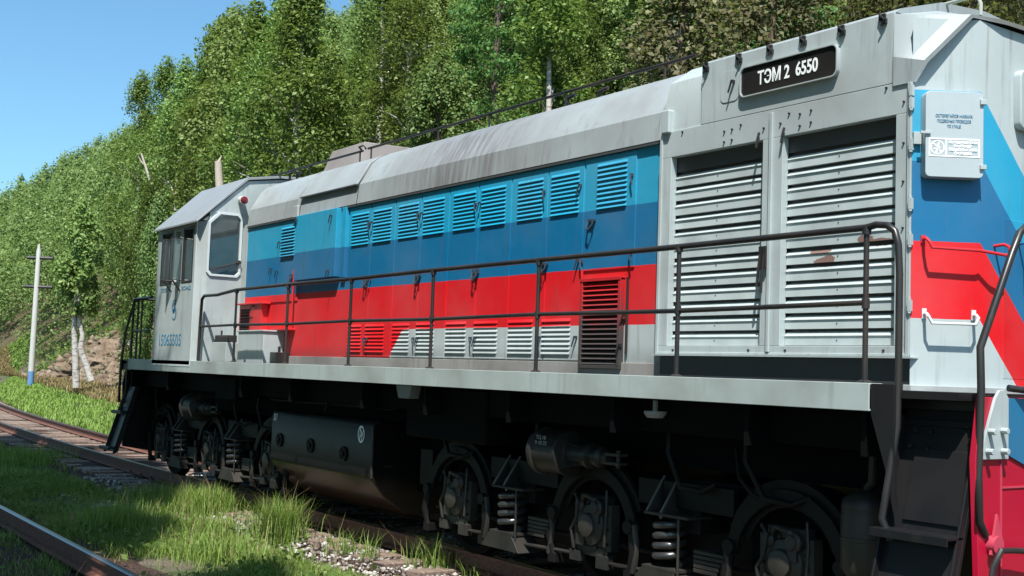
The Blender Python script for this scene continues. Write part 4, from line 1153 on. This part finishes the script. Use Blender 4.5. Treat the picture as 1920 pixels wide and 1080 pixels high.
# sand hopper / reservoir beside the front steps
sd = MB()
for s in (-1,):
    sd.lathe([(.02,1.12),(.10,1.10),(.15,1.05),(.16,1.0),(.155,.98),(.16,.96),(.16,.82),(.165,.815),(.165,.80),(.16,.795),(.16,.62),(.12,.56)], (7.05,s*1.05,0), 'z', 20)
    sd.tube([(7.05,s*1.05,1.12),(7.09,s*1.05,1.17),(7.1,s*1.05,1.4)], .025, 8)
twin(sd.build('air_reservoir', M['cast'], L, smooth=40))
pi = MB()
for s in (-1,1):
    pi.tube([(-6.5,s*1.12,1.42),(-2.5,s*1.12,1.42),(-2.2,s*1.1,1.34),(.9,s*1.1,1.36),(1.2,s*1.15,1.44),(6.8,s*1.15,1.44)], .022, 8)
    pi.tube([(5.9,s*1.05,1.30),(6.0,s*1.12,1.1),(6.15,s*1.14,1.0),(6.3,s*1.1,.95)], .016, 7)
pi.build('air_pipe', M['under'], L, smooth=60)

# ------------------------------------------------------------------ vegetation
def leaves(P, size, rng, up=.35, aspect=.62, out=None):
    """diamond leaf faces at the points P -> V, F; `out` turns the leaves towards the outside of their clump"""
    n = len(P)
    nrm = rng.normal(size=(n,3))*.75; nrm[:,2] = nrm[:,2]*.8+up
    if out is not None: nrm = nrm*.8 + out*.7 + np.array([.32,-.42,.45])
    nrm /= np.linalg.norm(nrm, axis=1)[:,None]
    a = rng.normal(size=(n,3)); a[:,2] -= .5; a -= nrm*(a*nrm).sum(1)[:,None]; a /= np.linalg.norm(a, axis=1)[:,None]
    b = np.cross(nrm, a)
    s = (size*(.6+.8*rng.random(n)))[:,None]
    a = a*s*.5; b = b*s*.5*aspect
    bend = nrm*s*.12
    V = np.stack([P-a, P-b*1.0+bend, P+a, P+b+bend], 1).reshape(-1,3)
    F = np.arange(4*n).reshape(-1,4)
    return V, F

def crown_points(rng, h, h0, R, nc, per, kind, sig=.42):
    """clump centres on branches, then leaves round each clump; returns centres, points, outward vectors"""
    C = []; S = []
    for i in range(nc):
        t = rng.random()**.8
        if kind == 'birch': rad = R*(np.sin(np.pi*min(1,(.14+.86*t)))**.7)*(1-.3*t)
        elif kind == 'bush': rad = R*np.sqrt(max(0.02,1-(2*t-.8)**2/1.5))
        elif kind == 'larch': rad = R*(1-t)**.8+.1
        else: rad = R*(1-.5*t)
        a = rng.random()*2*np.pi; rr = rad*(rng.random()**.45)
        C.append((rr*np.cos(a), rr*np.sin(a), h0+(h-h0)*t)); S.append(sig*(.7+.7*rng.random()))
    C = np.array(C); S = np.array(S)*(R/2.2)
    P = np.repeat(C, per, 0); s = np.repeat(S, per)[:,None]
    d = rng.normal(size=P.shape); d /= np.linalg.norm(d, axis=1)[:,None]
    g = d*(rng.random(len(P))**.5)[:,None]*1.25
    if kind == 'larch': g[:,2] *= .35
    if kind == 'birch': g[:,2] = g[:,2]*1.7-.3*(d[:,0]**2+d[:,1]**2)
    return C, P+g*s, d

def tree_proto(name, seed, h, R, kind, nc, per, size, trunk_mat, leaf_mat, h0f=.28, lean=.0):
    rng = np.random.default_rng(seed); h0 = h*h0f
    C, P, OUT = crown_points(rng, h, h0, R, nc, per, kind)
    tb = MB(); r0 = .012*h+.02
    k = 7; pts = []; bx_, by_ = 0, 0
    for i in range(k+1):
        t = i/k; bx_ += rng.normal()*.05+lean/k; by_ += rng.normal()*.05
        pts.append((bx_*h*.12 if i else 0, by_*h*.12 if i else 0, -.6+t*(h*.93+.6)))
    tb.tube(pts, [r0*(1-.85*i/k)+.012 for i in range(k+1)], 7)
    idx = rng.permutation(len(C))[:min(26, len(C))]
    for j in idx:
        c = C[j]; zt = max(h0*.6, c[2]-.35*np.hypot(c[0],c[1])-.5); f = min(1,(zt+.6)/(h*.93+.6))*k; i0 = min(int(f), k-1); u = f-i0
        p0 = np.array(pts[i0])*(1-u)+np.array(pts[i0+1])*u
        mid = (p0+c)/2+np.array([0,0,.25])
        tb.tube([p0, mid, c], [r0*.32, r0*.2, .01], 5, caps=False)
    root = empty(name)
    tb.build('trunk', trunk_mat, root, smooth=60)
    # shift the crown along with the bending trunk
    zf = np.clip((P[:,2]+.6)/(h*.93+.6), 0, 1)*k; i0 = np.minimum(zf.astype(int), k-1); u = (zf-i0)[:,None]
    A = np.array(pts); P = P + ((A[i0]*(1-u)+A[i0+1]*u)*np.array([1,1,0]))*.8
    V, F = leaves(P, size, rng, out=OUT)
    np_mesh('crown', V, F, leaf_mat, root)
    return root
def copy_thing(root):
    r = root.copy(); COL.objects.link(r)
    for c in root.children:
        d = c.copy(); COL.objects.link(d); d.parent = r
    return r

PROTO = {
 'birch': [tree_proto('birch_tree', 11+i, 13.0+1.1*(i % 4), 1.75+.22*(i % 3), 'birch', 100, 190, .135, M['bark'], M['leaf'], h0f=(.20,.32,.15,.38,.25,.13)[i]) for i in range(6)],
 'dense': [tree_proto('leafy_tree', 31+i, 9.0+1.6*i, 2.1, 'birch', 90, 190, .15, M['bark_dark'], M['leaf_dark'], h0f=.14) for i in range(3)],
 'bush':  [tree_proto('shrub', 51+i, 2.6+.6*i, 1.5, 'bush', 40, 150, .12, M['bark_dark'], M['leaf'], h0f=.04) for i in range(3)],
 'larch': [tree_proto('larch_tree', 61+i, 14.0, 2.3, 'larch', 170, 110, .125, M['bark_dark'], M['needle'], h0f=.12) for i in range(2)],
 'dry':   [tree_proto('dry_tree', 71+i, 9.0+i, 2.2, 'birch', 70, 120, .14, M['bark_dark'], M['leaf_brown'], h0f=.1) for i in range(2)],
 'shade': [tree_proto('lineside_tree', 81+i, 12.0, 2.0, 'birch', 130, 330, .20, M['bark_dark'], M['leaf_dark'], h0f=.22) for i in range(2)],
}
LBL = {
 'birch': ('leafy pale trunked birch in the stand covering the hillside', 'tree', 'birches on the hillside'),
 'dense': ('dark green dense leafy tree among the hillside birches', 'tree', 'dark leafy trees on the hillside'),
 'bush':  ('low leafy green shrub under the hillside trees', 'shrub', 'shrubs on the hillside'),
 'larch': ('feathery green larch among the hillside birches', 'tree', 'larches on the hillside'),
 'shade': ('lineside tree', 'tree', 'lineside trees shading the foreground'),
 'dry':   ('brownish sparse tree on the shaded slope behind the nose', 'tree', 'brown trees behind the locomotive nose'),
}
used = set(); PROTO_INDEX = {}
rnd = random.Random(5)
def plant(kind, x, y, sc=1.0, label=None, dz=0):
    i = rnd.randrange(len(PROTO[kind])); p = PROTO[kind][i]
    if (kind, i) in used: o = copy_thing(p)
    else: o = p; used.add((kind, i))
    PROTO_INDEX[o.name] = i
    o.location = (x, y, float(tz(x, y))+dz); o.rotation_euler = (rnd.uniform(-.05,.05), rnd.uniform(-.05,.05), rnd.uniform(0, 6.28))
    s = sc*rnd.uniform(.85,1.15); o.scale = (s*rnd.uniform(.9,1.1), s*rnd.uniform(.9,1.1), s)
    l = LBL[kind]; tag(o, label or l[0], l[1], None if label else l[2])
    return o
CAM = np.array([11.98,-7.32]); FW = np.array([-.820,.572])
def inview(x, y, m=.50):
    d = np.array([x,y])-CAM; z = d@FW; l = d@np.array([.574,.819])
    return z > 3 and abs(l) < z*m
def project(p):
    d = Vector(p)-Vector((11.9838,-7.322,1.7897)); z = d.dot(_f)
    return 960+2207.4*d.dot(_r)/z, 540-2207.4*d.dot(_u)/z
WHERE = ((300, 'beyond the utility pole and rocks'), (520, 'rising above the locomotive cab'), (800, 'above the hood rear end'), (1080, 'above the louvred engine doors'), (1330, 'above the hood front end'), (9999, 'behind the grey cooling section'))
def place_words(x, y, d):
    u, v = project((x, y, float(tz(x, y))+6))
    w = next(t for lim, t in WHERE if u < lim)
    return w, ('at the foot of the slope' if d < 5 else 'low on the slope' if d < 12 else 'halfway up the slope' if d < 22 else 'high on the slope')
SKY_ = [(-400,520),(0,352),(120,285),(240,188),(290,140),(335,126),(395,112),(425,45),(470,48),(510,20),(560,-8),(640,-60),(700,-200),(3000,-2500)]
def sky_v(u): return float(np.interp(u, [a for a, _ in SKY_], [b for _, b in SKY_]))
def cap_height(x, y, h):
    """how tall a tree rooted here may stand before it rises above the tree line of the ridge"""
    z0 = float(tz(x, y)); lo, hi = 0, h
    for _ in range(14):
        m = (lo+hi)/2; u, v = project((x, y, z0+m))
        if v < sky_v(u): hi = m
        else: lo = m
    return lo
HEIGHTS = {'birch': 15.0, 'dense': 11, 'bush': 3.4, 'larch': 14.0, 'dry': 9.5}
KIND = {'birch': 'pale trunked birch', 'dense': 'dark green leafy tree', 'bush': 'leafy green shrub', 'larch': 'feathery green larch', 'dry': 'sparse brownish tree'}
def onray(u, v, dist):
    d = Vector(_f) + Vector(_r)*((u-960)/2207.4) + Vector(_u)*((540-v)/2207.4)
    return Vector((11.9838,-7.322,1.7897)) + d*dist
spots = []
g = 3.35
for ix in range(-74, 11):
    for iy in range(0, 38):
        x = ix*g*.95 + rnd.uniform(-1.5,1.5); y = 9.0 + iy*g + rnd.uniform(-1.5,1.5)
        d = y-float(toe(x))
        if d < 1.0 or not inview(x, y, .47) or (-79 < x < -49 and d < 4.6): continue
        dist = math.hypot(x-CAM[0], y-CAM[1])
        spots.append((dist, x, y, d))
spots.sort()
near = [s for s in spots if s[0] < 92][:280]
near_set = set(near)
far = [s for s in spots if s not in near_set and s[0] < 330]
for dist, x, y, d in near:
    v = rnd.random(); sc = rnd.choice((.72,.85,.95,1.0,1.1,1.18))
    if x > -8 and v < .95: k, sc = 'dry', .95
    elif d < 2.6 and v < .6: k, sc = 'bush', 1.0
    elif -22 < x < -8 and v < .22: k = 'larch'
    elif v < .72: k = 'birch'
    elif v < .84: k = 'dense'
    else: k, sc = 'bush', 1.25
    hm = HEIGHTS[k]*sc*1.08; ca = cap_height(x, y, hm)
    if ca < 1.5: continue
    if ca < hm: sc = sc*ca/hm*rnd.uniform(.93,1.0)
    w, up = place_words(x, y, d)
    plant(k, x, y, sc, KIND[k]+' '+up+' '+w)['group'] = LBL[k][2]
for u_, dist in ((440,52),(468,49),(505,47),(300,74),(322,71),(388,60),(545,44),(250,80),(412,56)):
    p = None
    for k_ in range(60):                       # walk along this bearing to the right distance on the slope
        q_ = onray(u_, 600, dist); p = (q_.x, q_.y)
    hm = cap_height(p[0], p[1], 21)
    w, up = place_words(p[0], p[1], p[1]-float(toe(p[0])))
    o = plant('birch', p[0], p[1], 1, 'tall crowned birch on the skyline '+w); o['group'] = 'tall skyline birches'
    f = hm/(13.0+1.1*(PROTO_INDEX[o.name] % 4)); o.scale = (f*1.05, f*1.05, f); o.rotation_euler = (0,0,u_)
# far off wood: one mass
rng = np.random.default_rng(77)
Ps = []
for dist, x, y, d in far:
    h = cap_height(x, y, 8+7*rng.random())*(.94+.06*rng.random()); R = min(1.8+.8*rng.random(), h*.35+.3)
    if h < 1.5: continue
    n = int(np.clip(100000/dist, 300, 1100))
    C, P, OU = crown_points(rng, h, h*.2, R, 30, max(4, n//30), 'birch', .6)
    P += np.array([x, y, float(tz(x, y))]); Ps.append((P, dist, OU))
Pall = np.concatenate([p for p, _, _ in Ps]); Oall = np.concatenate([o for _, _, o in Ps]); sz = np.concatenate([np.full(len(p), np.clip(.12+d*.0014, .24, .58)) for p, d, _ in Ps])
V, F = leaves(Pall, sz, rng, out=Oall)
fw = np_mesh('distant_woodland', V, F, M['leaf_far'])
tag(fw, 'distant birch wood covering the far hillside under the sky', 'woodland', kind='stuff')
# undergrowth on the slope
n = 52000
x = rng.uniform(-92, 8, n); y = toe(x) + rng.random(n)**1.5*26 + .6
P = np.stack([x, y, tz(x, y)+rng.random(n)**1.8*(.7+1.5*(np.sin(x*.55+2*np.sin(y*.4)) > .2))], 1)
keep = (np.sin(x*.9+y*.4)+np.sin(y*1.3-x*.35)+rng.normal(size=n)*.5 > -.3) & ~((x > -78) & (x < -51) & (y-toe(x) < 3.2) & (rng.random(n) < .93))
V, F = leaves(P[keep], np.full(keep.sum(), .24), rng)
tag(np_mesh('undergrowth', V, F, M['weed']), 'leafy undergrowth spread over the hillside', 'undergrowth', kind='stuff')

# trees on the viewer's side of the tracks, which shade the foreground
for x, y, h, wd, lb in ((-2.8,-7.0,18.5,.68,'lineside tree opposite the hood'), (-4.9,-7.6,19,.6,'lineside tree between the hood and the cab'), (-7.0,-7.0,18.5,.62,'lineside tree opposite the cab'),
                    (-9.2,-7.3,17.5,.6,'lineside tree just past the cab'), (-11.4,-6.9,16.8,.64,'lineside tree past the cab end steps'), (-13.6,-7.2,16.8,.62,'lineside tree over the grass past the cab'),
                    (-16.0,-6.9,15.5,.66,'lineside tree well past the locomotive'), (-20,-6.8,14.5,.66,'lineside tree farthest from the viewer'),
                    (1.2,-7.6,16.5,.70,'lineside tree opposite the small louvres'), (-.9,-7.1,17.5,.70,'lineside tree opposite the red door panels'), (3.4,-8.7,13.0,.66,'low lineside tree opposite the engine doors'), (5.4,-9.0,13,.66,'low lineside tree opposite the tall louvre'),
                    (8.4,-9.0,16.5,.62,'lineside tree behind the viewer, opposite the shutters')):
    o = plant('shade', x, y, 1, lb); f = h/12.0
    o.scale = (f*wd, f*wd, f); o.rotation_euler = (0,0,x); o['group'] = 'lineside trees shading the foreground'

# whitewashed birches by the rock, leaning bare trunk, broken stump, far trunk
def bent_trunk(name, pts, r, mat, label, taper=.6):
    o = empty(name, pts[0]); o0 = Vector(pts[0])
    mb = MB(); P = [Vector(p)-o0 for p in pts]
    mb.tube(P, [r*(1-taper*i/(len(P)-1)) for i in range(len(P))], 8)
    mb.build('trunk', mat, o, smooth=60)
    return tag(o, label, 'tree')
def thin_tree(pix, dist, r, mat, label, crown=None, seed=1, drop=.4, name='birch_tree', taper=.6, ground_it=False, limbs=()):
    pts = [tuple(onray(u, v, dist)) for u, v in pix]
    if ground_it: pts.insert(0, (pts[0][0]+.15, pts[0][1], min(pts[0][2]-.5, float(tz(pts[0][0], pts[0][1]))-.3)))
    else: pts[0] = (pts[0][0], pts[0][1], pts[0][2]-drop)
    o = bent_trunk(name, pts, r, mat, label, taper)
    for i_, (f_, dx_, dz_) in enumerate(limbs):       # broken side limbs
        a_, b_ = Vector(pts[-2]), Vector(pts[-1]); p_ = a_+(b_-a_)*f_ - Vector(pts[0])
        MB().tube([p_, p_+Vector(_r)*dx_*.5+Vector((0,0,dz_*.4)), p_+Vector(_r)*dx_+Vector((0,0,dz_))], [r*.35, r*.25, .012], 6).build('limb', mat, o, smooth=60)
    if crown:
        rg = np.random.default_rng(seed); t = Vector(pts[-1])-Vector(pts[0])
        C, P, OU = crown_points(rg, crown[1], crown[0], crown[2], 30, 90, 'birch'); P += np.array([t.x*.9, t.y*.9, t.z])
        V, F = leaves(P, .20, rg, out=OU); np_mesh('crown', V, F, M['leaf'], o)
    return o
thin_tree([(144,712),(141,660),(139,615),(142,570),(147,520)], 62, .20, M['bark'], 'straight white trunked birch standing beside the bent one by the rocks', (-1.2,3.8,1.6), 1)
thin_tree([(172,700),(160,680),(151,652),(155,628),(149,600),(146,560)], 62, .20, M['bark'], 'bent white trunked birch by the rocks', (-.6,2.6,1.2), 2)
thin_tree([(286,360),(277,325),(265,288)], 52, .10, M['deadwood'], 'leaning bare pale trunk among the hillside birches above the cab', None, name='bare_trunk', ground_it=True, limbs=((.35,-.35,.45),))
for u_, v_, D_ in ((291,352,49.5),(280,368,48.0),(302,388,46.5)):
    q_ = onray(u_, v_, D_); o = plant('dense', q_.x, q_.y, 1, {291: 'bushy tree hiding the foot of the leaning bare trunk', 280: 'low leafy tree just before the bare trunk', 302: 'lowest leafy tree between the bare trunk and the cab'}[u_])
    f = (q_.z-o.location.z)/(9.0+1.6*PROTO_INDEX[o.name]); o.scale = (f*.62, f*.62, f); o['group'] = 'dark leafy trees on the hillside'; o.rotation_euler = (0,0,u_)
thin_tree([(412,352),(410,325),(409,302)], 38, .15, M['deadwood'], 'thick broken pale stump standing above the cab roof', None, name='broken_stump', taper=.25, ground_it=True, limbs=((.9,.10,.22),))
thin_tree([(1308,150),(1292,110),(1268,60),(1250,20)], 33, .14, M['bark'], 'slender crooked birch trunk behind the cooling section', (-1.5,3,1.6), 4, drop=2)

# rocks at the foot of the slope
def rockmat():
    q = NT('weathered_rock'); v = q.coords('Object'); n = q.noise(v, .9, 6, .65)
    c = q.ramp(n, [(.28,(.085,.065,.05)),(.45,(.20,.145,.10)),(.6,(.29,.22,.16)),(.75,(.42,.36,.28))])
    c = q.mix(q.ramp(q.noise(v, 5, 6, .7), [(.5,0),(.66,.8)]), c, (.06,.045,.035))
    c = q.mix(q.ramp(q.noise(v, 1.7, 4), [(.58,0),(.66,.8)]), c, (.06,.09,.025))
    q.l(c, q.b.inputs['Base Color']); q.set(rough=.9, spec=.2); q.bump(q.noise(v, 2.2, 9, .72), .8, .3); return q.m
MR = rockmat()
def rock(cx_, cy_, sx, sy, sz_, seed, label, zoff=0):
    bm = bmesh.new(); bmesh.ops.create_icosphere(bm, subdivisions=5, radius=1)
    rg = np.random.default_rng(seed); ph = rg.uniform(0, 6, 12); dirs = rg.normal(size=(13,3)); dirs /= np.linalg.norm(dirs, axis=1)[:,None]; off = rg.uniform(.5,.8,13)
    for v in bm.verts:
        p = np.array(v.co)
        for d_, o_ in zip(dirs, off):
            k = p@d_
            if k > o_: p = p-d_*(k-o_)*.97
        w = 1+.07*math.sin(5*p[0]+ph[0])*math.sin(4*p[1]+ph[1])+.06*math.sin(9*p[2]+ph[2]+2*p[0])+.03*math.sin(17*p[0]+ph[3]+8*p[2])
        v.co = Vector((p[0]*sx*w, p[1]*sy*w, p[2]*sz_*w))
    me = bpy.data.meshes.new('rock_outcrop'); bm.to_mesh(me); bm.free(); me.materials.append(MR)
    o = bpy.data.objects.new('rock_outcrop', me); COL.objects.link(o); o.location = (cx_, cy_, float(tz(cx_, cy_))+zoff); o.rotation_euler = (0,0,rg.uniform(0,.6))
    return tag(o, label, 'rock')
def rock_cut(x0, x1, seed, label, tall):
    """blocky broken rock wall standing in the cut bank at the foot of the slope"""
    rg = np.random.default_rng(seed); nu, nv = 150, 70
    U = np.linspace(x0, x1, nu); T = np.linspace(0, 1, nv)
    X, TT = np.meshgrid(U, T, indexing='ij'); H = tall*(.75+.25*np.sin((X-x0)*.9+seed)+.18*np.sin((X-x0)*2.3))
    ends = smooth(np.minimum(X-x0, x1-X)/1.6); H = H*(.15+.85*ends)
    Q = np.stack([X, TT*H*1.2], -1)
    def cells(n, amp, sk):
        c = np.stack([rg.uniform(x0, x1, n), rg.uniform(0, tall*1.3, n)], -1); o = rg.random(n)*amp; gx = rg.normal(size=(n,2))*amp*.28
        d = np.hypot((Q[...,0,None]-c[:,0])*sk, Q[...,1,None]-c[:,1]); k = d.argmin(-1)
        return o[k] + gx[k,0]*(Q[...,0]-c[k,0]) + gx[k,1]*(Q[...,1]-c[k,1])
    D = cells(26, .95, 1.5) + cells(110, .40, 1.3) + cells(420, .16, 1.1) + rg.normal(size=X.shape)*.02
    Y = toe(X) - .25 + 2.3*TT**1.3*(H/3.2) + .9 - D*ends*(1-.35*TT)
    Z = tz(X, toe(X)-.3) - .25 + H*TT
    I = np.arange(nu*nv).reshape(nu, nv)
    # a back sheet into the hill makes it a solid body
    Fc = np.stack([I[:-1,:-1], I[1:,:-1], I[1:,1:], I[:-1,1:]], -1).reshape(-1, 4)
    V = np.stack([X, Y, Z], -1).reshape(-1, 3)
    topb = np.stack([U, Y[:,-1]+2.5, Z[:,-1]-.1], -1); n0 = len(V); k = np.arange(nu-1)
    Fb = np.stack([I[:-1,-1], I[1:,-1], n0+k+1, n0+k], -1)
    return tag(np_mesh('rock_outcrop', np.concatenate([V, topb]), np.concatenate([Fc, Fb]), MR), label, 'rock')
rock_cut(-78, -66, 3, 'broken tan rock cut in the bank behind the white birches', 3.0)
rock_cut(-65.5, -51, 8, 'taller brown rock cut in the bank beside the cab end', 3.9)
p = onray(118, 690, 64); o = rock(p.x, p.y, .7, .8, .45, 4, 'low flat brown boulder in the dry grass by the white birches'); o.location.z = p.z-.15

# utility pole
pb = onray(58, 706, 76)
pz = float(tz(pb.x, pb.y))
pole = tag(empty('utility_pole', (pb.x, pb.y, pz)), 'tall grey concrete utility pole with a blue painted foot and two crossarms', 'utility pole')
hh = onray(60,455,76).z - pz
pm = MB().tube([(0,0,-.3),(0,0,hh*.95),(0,0,hh)], [.20,.15,.03], 8); pm.build('pole', M['concrete'], pole, smooth=50)
ax = Vector((.574,.819,0))
for z, w in ((onray(0,490,76).z-pz+.0,.75),(onray(0,545,76).z-pz,.8)):
    z = z + .0
    a = MB(); a.tube([ax*-w+Vector((0,0,z+.35)), ax*(w*1.3)+Vector((0,0,z+.35))], .11, 6)
    for t in (-.9,-.4,.5,1.0,1.25): a.lathe([(.03,0),(.055,.05),(.04,.14)], tuple(ax*(w*t)+Vector((0,0,z+.38))), 'z', 8)
    a.build('crossarm', M['rail_pipe'], pole)
# overhead wire
wr = MB(); p0 = onray(1500,-14,34); p1 = onray(1230,108,60)
wr.tube([p0 + (p1-p0)*(i/12) - Vector((0,0,.9*(1-(2*i/12-1)**2))) * .35 for i in range(13)], .02, 6)
tag(wr.build('overhead_wire', M['rail_pipe']), 'thin wire sagging across the slope behind the locomotive nose', 'wire')

# ------------------------------------------------------------------ grass, stones
def blades(B, h, w, lean, rng):
    n = len(B); a = rng.random(n)*2*np.pi
    d = np.stack([np.cos(a), np.sin(a), np.zeros(n)], 1); sd_ = np.stack([-np.sin(a), np.cos(a), np.zeros(n)], 1)
    L_ = (lean*(.3+rng.random(n)))[:,None]; h = h[:,None]; w = w[:,None]
    m = B + d*L_*h*.3 + np.array([0,0,1])*h*.55; t = B + d*L_*h + np.array([0,0,1])*h*(1-.25*L_)
    V = np.stack([B-sd_*w, B+sd_*w, m+sd_*w*.75, m-sd_*w*.75, t], 1).reshape(-1,3)
    k = np.arange(n)[:,None]*5
    return V, np.concatenate([k+np.array([[0,1,2]]), k+np.array([[0,2,3]]), k+np.array([[3,2,4]])])
rng = np.random.default_rng(9)
B = []; H = []; Wd = []
def tuft(x, y, r, n, h):
    p = rng.normal(size=(n,2))*r*.5; B.append(np.stack([x+p[:,0]*1.3, y+p[:,1], np.full(n,-.31)],1)); H.append(h*(.45+.75*rng.random(n))); Wd.append(np.full(n,.0042))
def field(n, x0, x1, y0, y1, h, w, dens=None):
    x = rng.uniform(x0,x1,n); y = rng.uniform(y0,y1,n)
    f = np.sin(x*1.3+y*.6)+np.sin(y*2.3-x*.8)+.8*np.sin(x*3.1+y*2.7)+rng.normal(size=n)*.6
    k = f > (-.4 if dens is None else dens); x, y, f = x[k], y[k], f[k]
    B.append(np.stack([x,y,tz(x,y)-.02],1)); H.append(h*(.5+.25*np.clip(f,0,2)+.5*rng.random(len(x)))); Wd.append(np.full(len(x),w))
field(46000, -9, 2.2, -4.0, -1.9, .155, .0042)
field(16000, -4.5, 3, -3.1, -1.95, .17, .0042)
field(26000, -30, -9, -4.2, -1.3, .22, .008, -.6)
field(6000, -6, -1.6, -1.9, -1.15, .16, .004, .7)
field(16000, -7, 6, -5.6, -4.2, .17, .004, .1)
field(6000, -4, 3, -4.4, -3.4, .22, .004, 0)
tuft(-2.3,-3.05,.35,900,.44); tuft(-2.05,-2.7,.28,500,.34); tuft(-4.05,-1.45,.4,900,.42); tuft(-3.4,-1.35,.3,700,.46); tuft(-.95,-1.5,.24,1100,.56)
tuft(-1.6,-2.3,.6,1000,.32); tuft(-.2,-2.6,.5,700,.30); tuft(.3,-1.3,.2,120,.35); tuft(.8,-1.25,.12,60,.40); tuft(1.5,-1.0,.2,70,.42); tuft(1.75,-.95,.15,50,.48); tuft(2.3,-.9,.12,30,.3); tuft(-2.9,-2.5,.5,700,.34); tuft(-5.2,-1.6,.5,600,.34); tuft(-12.5,-1.5,.6,500,.4)
Bv = np.concatenate(B); Hv = np.concatenate(H); Wv = np.concatenate(Wd)
# keep blades off the rails
ok = (np.abs(np.abs(Bv[:,1]+4.9)-.76) > .1)
V, F = blades(Bv[ok], Hv[ok], Wv[ok], .55, rng)
tag(np_mesh('grass', V, F, M['grass']), 'green grass growing between the two tracks', 'grass', kind='stuff')
k = rng.choice(len(Bv), 7000, replace=False); k = k[np.abs(np.abs(Bv[k,1]+4.9)-.76) > .1]
V, F = blades(Bv[k]+rng.normal(size=(len(k),3))*np.array([.1,.1,0]), Hv[k]*(.9+.7*rng.random(len(k))), Wv[k]*.8, .7, rng)
tag(np_mesh('dead_grass', V, F, M['drygrass']), 'pale dead stalks mixed into the green grass', 'dead grass', kind='stuff')
k = rng.choice(len(Bv), 5200, replace=False); k = k[(np.abs(np.abs(Bv[k,1]+4.9)-.76) > .12) & (Bv[k,0] > -14)]
V, F = leaves(Bv[k]+np.stack([rng.normal(size=len(k))*.15, rng.normal(size=len(k))*.15, .04+.14*rng.random(len(k))],1), np.full(len(k), .07), rng, up=.9)
tag(np_mesh('weeds', V, F, M['weed']), 'small broad leaved weeds among the grass', 'weeds', kind='stuff')
# verge grass beyond the track
n = 60000
x = -8-95*rng.random(n)**1.5; y = curve(x)+1.6+(toe(x)-curve(x)-1.6)*rng.random(n); D = np.hypot(x-CAM[0], y-CAM[1])
Bq = np.stack([x,y,tz(x,y)-.03],1)
edge = (y-(curve(x)+1.6))/(toe(x)-curve(x)-1.6)
V, F = blades(Bq[edge < .62], .13+.14*rng.random((edge < .62).sum()), .004+D[edge < .62]*.00032, .7, rng)
tag(np_mesh('verge_grass', V, F, M['grass']), 'bright green grass on the verge beyond the rusty track', 'grass', kind='stuff')
k = edge > .52
V, F = blades(Bq[k], .25+.35*rng.random(k.sum()), .005+D[k]*.00035, .8, rng)
tag(np_mesh('dry_grass', V, F, M['drygrass']), 'dry straw coloured grass at the foot of the slope', 'dry grass', kind='stuff')

def stones(n, x0, x1, y0, y1, s0, s1, mat, label, cat, hole=None):
    t = np.array([(0,0,1),(0,0,-1),(1,0,0),(-1,0,0),(0,1,0),(0,-1,0)], float)
    f = np.array([(0,2,4),(0,4,3),(0,3,5),(0,5,2),(1,4,2),(1,3,4),(1,5,3),(1,2,5)])
    x = rng.uniform(x0,x1,n); y = rng.uniform(y0,y1,n)
    s = s0+(s1-s0)*rng.random(n)**2.5
    ax_ = rng.normal(size=(n,3,3)); qq, _ = np.linalg.qr(ax_)
    sc = .6+.8*rng.random((n,6,1))
    v = np.einsum('nij,vj->nvi', qq, t)*sc*s[:,None,None]; v[:,:,2] *= .8
    ok_ = np.abs(np.abs(y)-.76) > .09
    c = np.stack([x,y,np.where(np.abs(y) < 1.3, -.225, -.235-np.clip(np.abs(y)-1.35,0,.45)*.17)+s*.1],1)
    V = (v+c[:,None,:])[ok_]; m = len(V)
    V = V.reshape(-1,3); F = (np.arange(m)[:,None,None]*6+f[None]).reshape(-1,3)
    o = np_mesh('gravel', V, F, mat); return tag(o, label, cat, kind='stuff')
def stonemat():
    q = NT('ballast_stone'); gi = q.n('ShaderNodeNewGeometry')
    c = q.ramp(gi.outputs['Random Per Island'], [(0,(.10,.075,.06)),(.4,(.22,.19,.165)),(.75,(.36,.34,.31)),(1,(.52,.50,.47))])
    q.l(c, q.b.inputs['Base Color']); q.set(rough=.85, spec=.25); return q.m
stones(19000, -9, 4.5, -2.5, 1.6, .014, .045, stonemat(), 'pale ballast stones beside the locomotive track', 'gravel')
# broken stone scattered over the cut bank by the white birches
n = 900
uu = rng.uniform(95, 285, n); vv = rng.uniform(612, 705, n); V = []; F = []
t8 = np.array([(0,0,1),(0,0,-1),(1,0,0),(-1,0,0),(0,1,0),(0,-1,0)], float); f8 = np.array([(0,2,4),(0,4,3),(0,3,5),(0,5,2),(1,4,2),(1,3,4),(1,5,3),(1,2,5)])
xx = rng.uniform(-80, -48, n); yy = toe(xx) + rng.random(n)**1.4*5.5 - .8
ss = .10 + .42*rng.random(n)**3
for k in range(n):
    qm, _ = np.linalg.qr(rng.normal(size=(3,3)))
    V.append((t8*(.55+.8*rng.random((6,1))))@qm*ss[k] + np.array([xx[k], yy[k], float(tz(xx[k], yy[k]))+ss[k]*.2])); F.append(f8+6*k)
tag(np_mesh('scree', np.concatenate(V), np.concatenate(F), MR), 'loose broken tan stones on the cut bank', 'scree', kind='stuff')
# rail joint fittings: spikes and fish plates near the camera
fx = MB(); fx.box(-.09, .09, -.86, -.66, -.178, -.163); fx.box(-.02, .02, -.87, -.83, -.165, -.13)
f0 = fx.build('rail_fastening', M['rust'], trk); f0.location.x = -8.7
for x in np.arange(-8.14, 3.5, .56):
    c = f0.copy(); COL.objects.link(c); c.location.x = float(x)
jp = MB().box(1.22, 1.72, -.815, -.785, -.15, -.05)
for i in range(4): jp.cyl((1.3+i*.11,-.815,-.10),(1.3+i*.11,-.845,-.10),.018,.018,6)
jp.build('fish_plate', M['rust'], trk)
